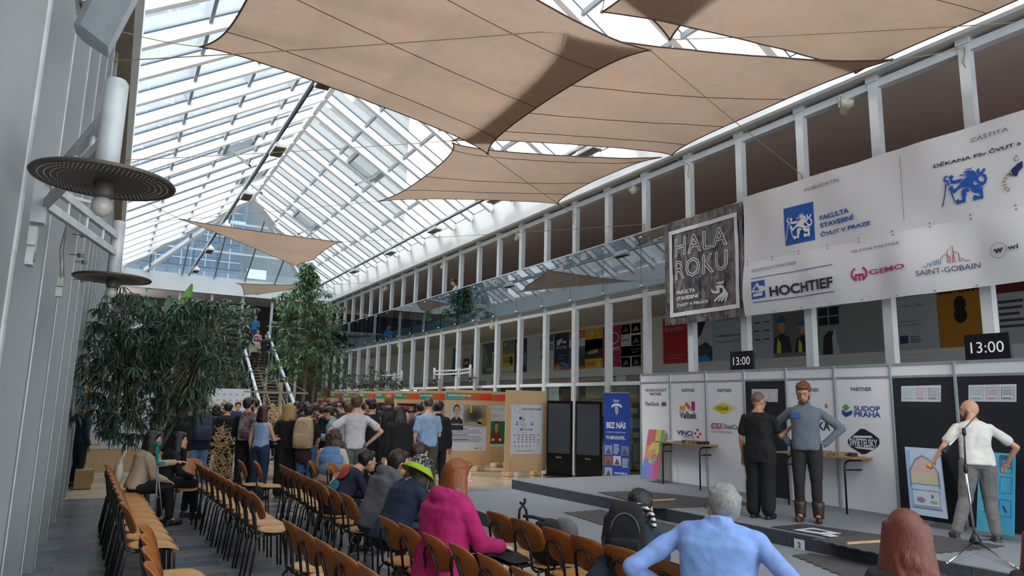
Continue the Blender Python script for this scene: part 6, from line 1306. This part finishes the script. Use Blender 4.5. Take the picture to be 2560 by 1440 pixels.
hatm = bpy.data.materials.new('hat_print'); hatm.use_nodes = True; t_ = hatm.node_tree; bs = t_.nodes['Principled BSDF']; bs.inputs['Roughness'].default_value = .8; co = nd(t_, 'ShaderNodeTexCoord'); n1 = nd(t_, 'ShaderNodeTexNoise'); n1.inputs['Scale'].default_value = 16; n1.inputs['Distortion'].default_value = 1.5
r_ = nd(t_, 'ShaderNodeValToRGB'); e = r_.color_ramp.elements; e[0].color = (.01,.01,.012,1); e[0].position = .475; e[1].color = (.01,.01,.012,1); e[1].position = .53; x_ = r_.color_ramp.elements.new(.5); x_.color = (.7,.7,.72,1)
t_.links.new(co.outputs['Object'], n1.inputs[0]); t_.links.new(n1.outputs['Fac'], r_.inputs[0]); t_.links.new(r_.outputs[0], bs.inputs['Base Color'])
MB().lathe([(.112,-.01),(.11,.02),(.098,.085),(.085,.105),(.0,.11)], 28, c, rm).build('crown', hatm, t, True); MB().lathe([(.108,.0),(.165,-.055),(.172,-.05),(.112,.012)], 32, c, rm).build('brim', flat('#8fb016', .8), t, True)
s1 = person('student in a navy sweatshirt with teal and red print bent forward in the third row', 2.32, 8.15, 0, -85, h=1.68, pose='sit', lean=38, top=('knit','#0e1730'), bot=('slim','#15151c'), hair=('short','#17100e'), head=(0,-14), arms=('knee','knee'), vox=.013)
u_ = s1[1]
for nm, c, a, sc_ in (('teal', '#156a7c', (.0,-.13,.15), (.15,.014,.1)), ('red', '#a52f2c', (.02,-.137,.35), (.13,.014,.09))):
    b = MB(); b.ell(u_(a), sc_, OM[s1[0].name].to_3x3() @ Mx.Rotation(R(-38),3,'X'), 16); o = b.build('shirt_print', cl(c), s1[0], True, label=nm + ' print patch on the back')
MB().tube([u_((-.02,-.165,.33)), u_((-.08,-.17,.28)), u_((-.03,-.17,.22)), u_((.02,-.17,.3)), u_((-.05,-.165,.18))], .007, 6).build('shirt_print', flat('#b9bcc4'), s1[0], label='white lettering swirl on the back')
person('dark-haired student half hidden behind the grey hoodie', 2.95, 7.75, 0, -82, h=1.7, pose='sit', lean=22, top=('knit','#15151c'), bot=('slim','#15151c'), hair=('short','#2c1a12'), arms=('lap','lap'), vox=.014)
dv = person('woman with long curly brown hair in a denim vest seated with her back turned', at(822,1090,Y=11.1).x, 10.9, 0, -35, h=1.68, pose='sit', lean=8, top=('knit','#c2b7a6'), bot=('slim','#b5aea4'), hair=('curly','#4f3324'), arms=('lap','lap'), vox=.014, skin='c')
b = MB(); 
for c_, r_ in (((0,0,.12),(.195,.16,.17)), ((0,0,.3),(.205,.165,.17)), ((0,-.02,.40),(.175,.14,.1))): b.ell(dv[1](c_), r_, OM[dv[0].name].to_3x3())
o = b.build('denim_vest', cl('#5f86b4'), dv[0], True); r = o.modifiers.new('r','REMESH'); r.mode='VOXEL'; r.voxel_size=.016; r.use_smooth_shade=True; PEND.append((o, None))
# ---- left pair
kn = person('long dark-haired woman in a beige knitted sweater seated beside the ficus', .42, 10.85, 0, -75, h=1.62, pose='sit', lean=12, top=('knit','#b39e84',pat('#8c7a66','#bfae96',18,'stripe')), bot=('slim','#0e0e12'), hair=('long','#1c1412'), head=(0,2), arms=(((.1,.2,-.15),(-.05,.5,-.12)),'lap'), vox=.013, skin='c')
person('second dark-haired woman in black leaning her head on her hand by the crutches', .78, 11.35, 0, -80, h=1.56, pose='sit', lean=14, top=('knit','#101014'), bot=('slim','#0e0e12'), hair=('long','#15100f'), arms=('face','lap'), vox=.014, skin='c')
for i, (a, b_) in enumerate((((388,1300),(396,1110)), ((405,1285),(388,1110)))):
    p0 = at(a[0], a[1], Y=10.3+.1*i); p1 = at(b_[0], b_[1], Y=10.5+.1*i); t = thing('crutch', ('left', 'right')[i] + ' of the two teal and grey crutches propped in front of the seated women', 'crutch', p0, 0, 'crutches')
    MB().tube([p0, p0.lerp(p1,.72)], .010, 8).build('tube', mat('#8f8f92', .3, .6), t, True); MB().cap(p0, p0+V((0,0,.04)), .016, .012).build('rubber_tip', flat('#0d6a62'), t)
    g_ = p0.lerp(p1,.72); b = MB(); b.tube([g_, g_+V((.0,.0,.02)), p1], [.012,.014,.01], 8); b.tube([g_, g_+V((.09,-.02,.02))], .012, 8); b.lathe([(.032,-.03),(.036,.0),(.034,.03),(.028,.0)], 12, p1); b.build('arm_support', flat('#0f7a70'), t, True)
t = thing('tote_bag', 'pale cloth bag hanging at the back of the woman in the knitted sweater', 'bag', (.2,10.75,.7)); b = MB(); b.ell((.2,10.7,.72), (.06,.13,.17), None, 14); b.build('bag_body', cl('#b3ada0'), t, True); MB().tube([(.2,10.62,.86),(.26,10.66,1.02),(.24,10.78,.86)], .012, 6).build('handle', cl('#b3ada0'), t)
# ---- standing crowd
stand('man in the white T-shirt with hands on hips watching from the middle', 893, 985, 11.9, -12, top=('tee','#c3c2c6'), bot=('straight','#5c5c5c'), hair=('short','#5a3c26'), arms=('hips','hips'), vox=.013, w=1.0, skin='c')
b2 = stand('second man in white standing just behind the man with hands on hips', 872, 1003, 13.4, -20, top=('shirt','#b9bac0'), bot=('slim','#1c2236'), hair=('short','#6b4226'), arms=('fwd','fwd'), vox=.018)
stand('close-cropped man in a light blue T-shirt and olive trousers', 1073, 990, 12.2, -5, top=('tee','#8fa9c9'), bot=('straight','#48493a'), hair=('buzz','#4a3628'), arms=('down','fwd'), vox=.013, w=1.03, skin='c')
vs_ = stand('woman with straight dark hair in a black quilted vest', 1000, 1012, 11.9, -4, top=('coat','#121216'), bot=('slim','#101014'), hair=('long','#2a1c18'), arms=('down','down'), vox=.014, skin='c')
fr = stand('person in a dark hooded jacket with a black backpack before the orange headings', 974, 985, 14.4, -10, top=('hoodie','#171b26'), bot=('slim','#1c2a44'), hair=('short','#8a5f38'), arms=('fwd','fwd'), vox=.018); backpack('black backpack on the person in the dark hooded jacket', fr, '#16161c')
stand('woman with tied brown hair in a sleeveless dark top reaching forward', 938, 992, 12.9, 30, top=('tank','#1c1a20'), bot=('slim','#14141a'), hair=('pony','#2c1c16'), arms=('fwd','fwd'), vox=.016, lean=6, skin='c')
stand('person in a red jacket looking down between the boards', 1030, 1018, 15.2, 160, top=('coat','#7c1a22'), bot=('slim','#16161c'), hair=('short','#1c1412'), arms=('fwd','fwd'), head=(0,25), vox=.02)
stand('dark-clothed person beyond the man in the light blue T-shirt', 1098, 1000, 13.3, -30, top=('coat','#101015'), bot=('slim','#101015'), hair=('short','#241813'), arms=('fwd','down'), vox=.02)
stand('person hidden behind the light blue T-shirt with only a brown head showing', 1052, 1002, 14.2, -10, top=('shirt','#3a3a42'), bot=('slim','#101015'), hair=('short','#3a2418'), vox=.02)
bl_ = stand('blonde woman in a black T-shirt and black trousers with a black handbag', 725, 1005, 13.2, -20, top=('tee','#0d0c0f'), bot=('wide','#0c0c0f'), hair=('long','#b08a52'), arms=(((.1,.02,-.26),(.06,.2,-.38)),'down'), vox=.013, skin='c')
t = thing('handbag', 'black leather handbag on a chain at the hip of the blonde woman', 'bag', bl_[1]((-.28,.0,.02))); c = bl_[1]((-.26,-.04,.02)); b = MB(); b.ell(c, (.14,.07,.09), OM[bl_[0].name].to_3x3(), 16); b.build('bag_body', mat('#0e0e10', .3), t, True); MB().tube([c+V((-.1,0,.06)), bl_[1]((-.17,-.05,.5)), c+V((.1,0,.06))], .008, 6).build('chain', CHROME, t)
be = stand('person in black with maroon clothes tied at the waist and a big beige backpack', 772, 1026, 12.9, -35, top=('tee','#111014'), bot=('straight','#3c5f8c'), hair=('short','#2a1c18'), arms=('fwd','fwd'), vox=.016, h=1.66); backpack('big beige roll-top backpack beside the blonde woman', be, '#b39a78', '#a88f6e', 1.25)
b = MB(); b.ell(be[1]((0,-.02,-.12)), (.2,.15,.2), None, 16); b.build('tied_shirt', cl('#3d1a28'), be[0], True)
mr = stand('woman with maroon hair in a light blue sleeveless top and dark jeans looking right', 660, 1010, 13.1, -50, top=('tank','#8fa9cc'), bot=('straight','#1c2c4c'), hair=('long','#3c1216'), arms=('down',((.05,.12,-.27),(.0,.34,-.26))), head=(-25,4), vox=.013, skin='c')
tag(MB().box(-.04,.04,-.006,.006,-.08,.08).build('phone', flat('#b9c4cf')), 'white phone held by the woman with maroon hair', 'phone'); o = bpy.data.objects['phone']; o.location = mr[1]((.2,.42,.22)); o.rotation_euler = (R(60),0,R(-50))
mb_ = stand('bearded man with a maroon and grey patterned backpack standing over the stick models', 625, 992, 14.0, -8, top=('knit','#16131c'), bot=('slim','#101218'), hair=('short','#1c1310'), beard='#1c1310', head=(-55,0), arms=('fwd','fwd'), vox=.014, w=1.05); backpack('maroon backpack with grey and white stripes', mb_, '#5a1a2a', '#c2c4c8', 1.2, '#8a8c92')
navy = stand('man in a navy jacket and light blue jeans with a slate grey backpack', 508, 996, 15.0, 5, top=('coat','#121a30'), bot=('straight','#5f82ac'), hair=('short','#221812'), arms=('fwd','fwd'), vox=.014, w=1.05); backpack('slate grey backpack with a blue tag on the man in light jeans', navy, '#3a4356', '#4a5468', 1.25)
stand('short-haired person dressed all in black leaning towards the models', 568, 1013, 16.4, -25, top=('knit','#0e0d12'), bot=('slim','#0c0b10'), hair=('short','#171110'), arms=('fwd','fwd'), lean=8, vox=.016, h=1.66)
stand('person with dark hair in black between the grey-haired man and the black-clad one', 543, 1010, 17.2, -10, top=('knit','#131218'), bot=('slim','#101015'), hair=('bob','#1f1412'), vox=.02)
stand('grey-haired man looking right behind the group at the batten', 562, 1002, 18.2, -60, top=('coat','#2c2c30'), bot=('slim','#16161c'), hair=('short','#8a8680'), vox=.02, skin='c')
stand('person in dark clothes standing in the shade of the ficus', 452, 1012, 14.6, 10, top=('coat','#0f1017'), bot=('straight','#1c2840'), hair=('short','#14100f'), vox=.018)
cm = stand('person in a maroon hoodie raising a camera above the crowd', 768, 1003, 16.2, -8, top=('hoodie','#2c1422'), bot=('slim','#15151c'), hair=('bun','#1f1412'), arms=('up','up'), vox=.016)
t = thing('camera', 'black camera held high above the crowd', 'camera', cm[1]((0,.32,.78))); c = cm[1]((0,.32,.76)); MB().box(c.x-.07,c.x+.07,c.y-.03,c.y+.03,c.z-.045,c.z+.045).build('camera_body', BLACK, t); MB().lathe([(.035,0),(.038,.06),(.03,.065)], 16, c+V((0,.03,0)), Mx.Rotation(R(-90),3,'X')).build('lens', BLACK, t, True)
stand('boy with brown hair in a navy jumper bending over a table', 828, 997, 14.2, -30, top=('knit','#161c2a'), bot=('slim','#15151c'), hair=('short','#4a2c1a'), arms=('fwd','fwd'), lean=12, vox=.016)
stand('girl in a light denim jacket bending her head over her bag', 850, 1010, 13.6, 60, top=('coat','#8ba2ac'), bot=('slim','#4b2a38'), hair=('pony','#3c2418'), arms=('fwd','fwd'), lean=16, head=(0,20), vox=.016, skin='c')
stand('person in a black cap in the crowd before the far boards', 866, 998, 16.5, -40, top=('knit','#1c1c24'), bot=('slim','#15151c'), hair=('short','#0c0c0e'), vox=.02)
for hx, hy, Y, f_, c_, hc_, lb in ((640,996,17.5,-20,'#1a1820','#20140f','dark-haired man standing behind the woman with maroon hair'), (684,1000,21.5,150,'#1a1a22','#33201a','person facing us behind the stick model near the staircase foot'), (502,1008,19.5,0,'#4a4033','#3a2c22','person in dull clothes behind the upright batten'),
    (596,1003,22,175,'#1b2a55','#4a3020','person in blue before the logo board'), (743,1002,19,-20,'#23202a','#2a1c16','person with dark hair left of the raised camera'), (790,1006,18,-30,'#201a24','#4a2e20','person right of the raised camera'), (806,1012,17,-30,'#3a1a28','#3c2418','person in maroon low in the crowd'),
    (925,996,15.5,-60,'#22222a','#6b4226','brown-haired person between the two men in white'), (912,1002,17,-10,'#c2c2c8','#3a2418','person in a pale top far behind the man in the white T-shirt'), (758,1030,14.6,-20,'#3a3f48','#1c1412','small dark-haired person in grey before the person with the camera'), (1090,1006,16.5,-20,'#2a2a30','#1c1412','person furthest right in the crowd near the front board'), (478,1010,18.5,-20,'#4a4334','#8c8272','person half hidden by the ficus leaves')):
    stand(lb, hx, hy, Y, f_, top=('knit',c_), bot=('slim','#15151c'), hair=('short',hc_), vox=.022, arms=('fwd','fwd'))
p = at(208, 1050, Y=16); person('person in dark blue clothes behind the left wall columns', p.x, 16, 0, -60, h=1.65, top=('knit','#0d2a3c'), bot=('slim','#0d1f2c'), hair=('short','#2f6fb0'), vox=.02)
# ---- staircase and balcony
for hx, hy, i_, lb, tp_, bt_, hr_ in ((640,783,27,'man in a bright blue T-shirt at the top of the staircase',('tee','#1470b0'),('slim','#3a4a60'),('short','#5a3c28')), (646,823,23,'person in a pink checked shirt descending the staircase',('shirt','#b08c9c'),('slim','#22242c'),('short','#4a3020')),
    (641,839,19,'woman in a beige sweater descending the staircase in front',('knit','#a09a86'),('slim','#1c1c22'),('bob','#5a2418')), (668,822,20,'person in a black sweater descending on the right side of the staircase',('knit','#14151f'),('slim','#26242a'),('short','#4a2c1c'))):
    y, z = spt(i_) if i_ < 27 else (42.0, 4.72); y -= .18 if i_ < 27 else -.2
    p = at(hx, hy, Y=y); person(lb, p.x, y, z, 178, h=min(1.85, max(1.5, p.z-z)), top=tp_, bot=bt_, hair=hr_, vox=.024, arms=('fwd','down'))
p = at(1148, 680, X=11.35); person('young man in a printed grey sweater leaning on the upper balustrade', p.x, p.y, 4.72, 80, h=min(1.85, p.z-4.72), lean=14, top=('knit','#9aa0a8'), bot=('slim','#2a3a5a'), hair=('short','#4a2c1c'), head=(0,20), arms=('knee','knee'), vox=.022)
# ---- bags on the chairs
t = thing('shoulder_bag', 'dark bag with a forked strap standing on a chair right of the magenta hoodie', 'bag', (3.2,5.05,.47)); c = at(1335, 1345, Y=5.0)
b = MB(); loft(b, [(-.2,0,.1,.14),(-.18,0,.12,.17),(0,0,.12,.17),(.09,0,.09,.14),(.12,0,.05,.09)], lambda q: V((3.25,5.0,.68)) + V(q), 1, 24, .6); b.build('bag_body', cl('#101116'), t, True)
b = MB(); loft(b, [(-.1,0,.06,.1),(-.08,0,.08,.15),(.02,0,.07,.13),(.06,0,.03,.06)], lambda q: V((3.32,4.9,.76)) + V(q), 1, 20, .7); b.build('grey_cloth', cl('#5d5f60'), t, True)
b = MB(); b.tube([at(1297,1300,Y=5.1), at(1299,1275,Y=5.1), at(1307,1262,Y=5.1), at(1315,1275,Y=5.1), at(1319,1305,Y=5.1)], .011, 7); b.tube([at(1307,1262,Y=5.1), at(1300,1256,Y=5.1)], .011, 7); b.tube([at(1307,1262,Y=5.1), at(1312,1256,Y=5.1), at(1312,1246,Y=5.1)], .012, 7); b.tube([at(1308,1290,Y=5.05), at(1330,1292,Y=5.0), at(1362,1300,Y=4.9)], .014, 7); b.build('strap', cl('#131628'), t, True)
t = thing('handbag', 'black handbag under the chairs of the right row', 'bag', (3.1,4.6,.2)); b = MB(); b.ell((3.2,4.75,.3), (.12,.2,.15), None, 16); b.build('bag_body', cl('#0d0d10'), t, True); MB().tube([(3.2,4.6,.38),(3.15,4.75,.55),(3.2,4.9,.38)], .01, 6).build('handle', cl('#0d0d10'), t)
t = thing('jacket', 'dark jacket lying across the lap of the magenta hoodie', 'clothing', (2.75,4.7,.5)); b = MB(); b.grid(lambda a_, c_: V((2.42+.5*a_, 4.62+.42*c_, .69 - .1*a_*a_ - .12*abs(c_-.5) + .02*sin(9*a_+5*c_))), 14, 12); n_ = len(b.v); b.v += [p_ - V((0,0,.03)) for p_ in b.v[:n_]]; b.f += [[i_+n_ for i_ in reversed(f_)] for f_ in b.f[:]]; b.m = [0]*len(b.f); b.build('folded_cloth', cl('#101018'), t, True)
# ---- bake the remeshed figures
dg = bpy.context.evaluated_depsgraph_get(); dg.update()
for o, ex in PEND:
    me = bpy.data.meshes.new_from_object(o.evaluated_get(dg))
    if ex and ex.v:
        bm = bmesh.new(); bm.from_mesh(me); m2 = bpy.data.meshes.new('x'); m2.from_pydata([tuple(v) for v in ex.v], [], ex.f); m2.polygons.foreach_set('use_smooth', [True]*len(m2.polygons)); bm.from_mesh(m2); bm.to_mesh(me); bm.free()
    o.modifiers.clear(); o.data = me; me.name = o.name
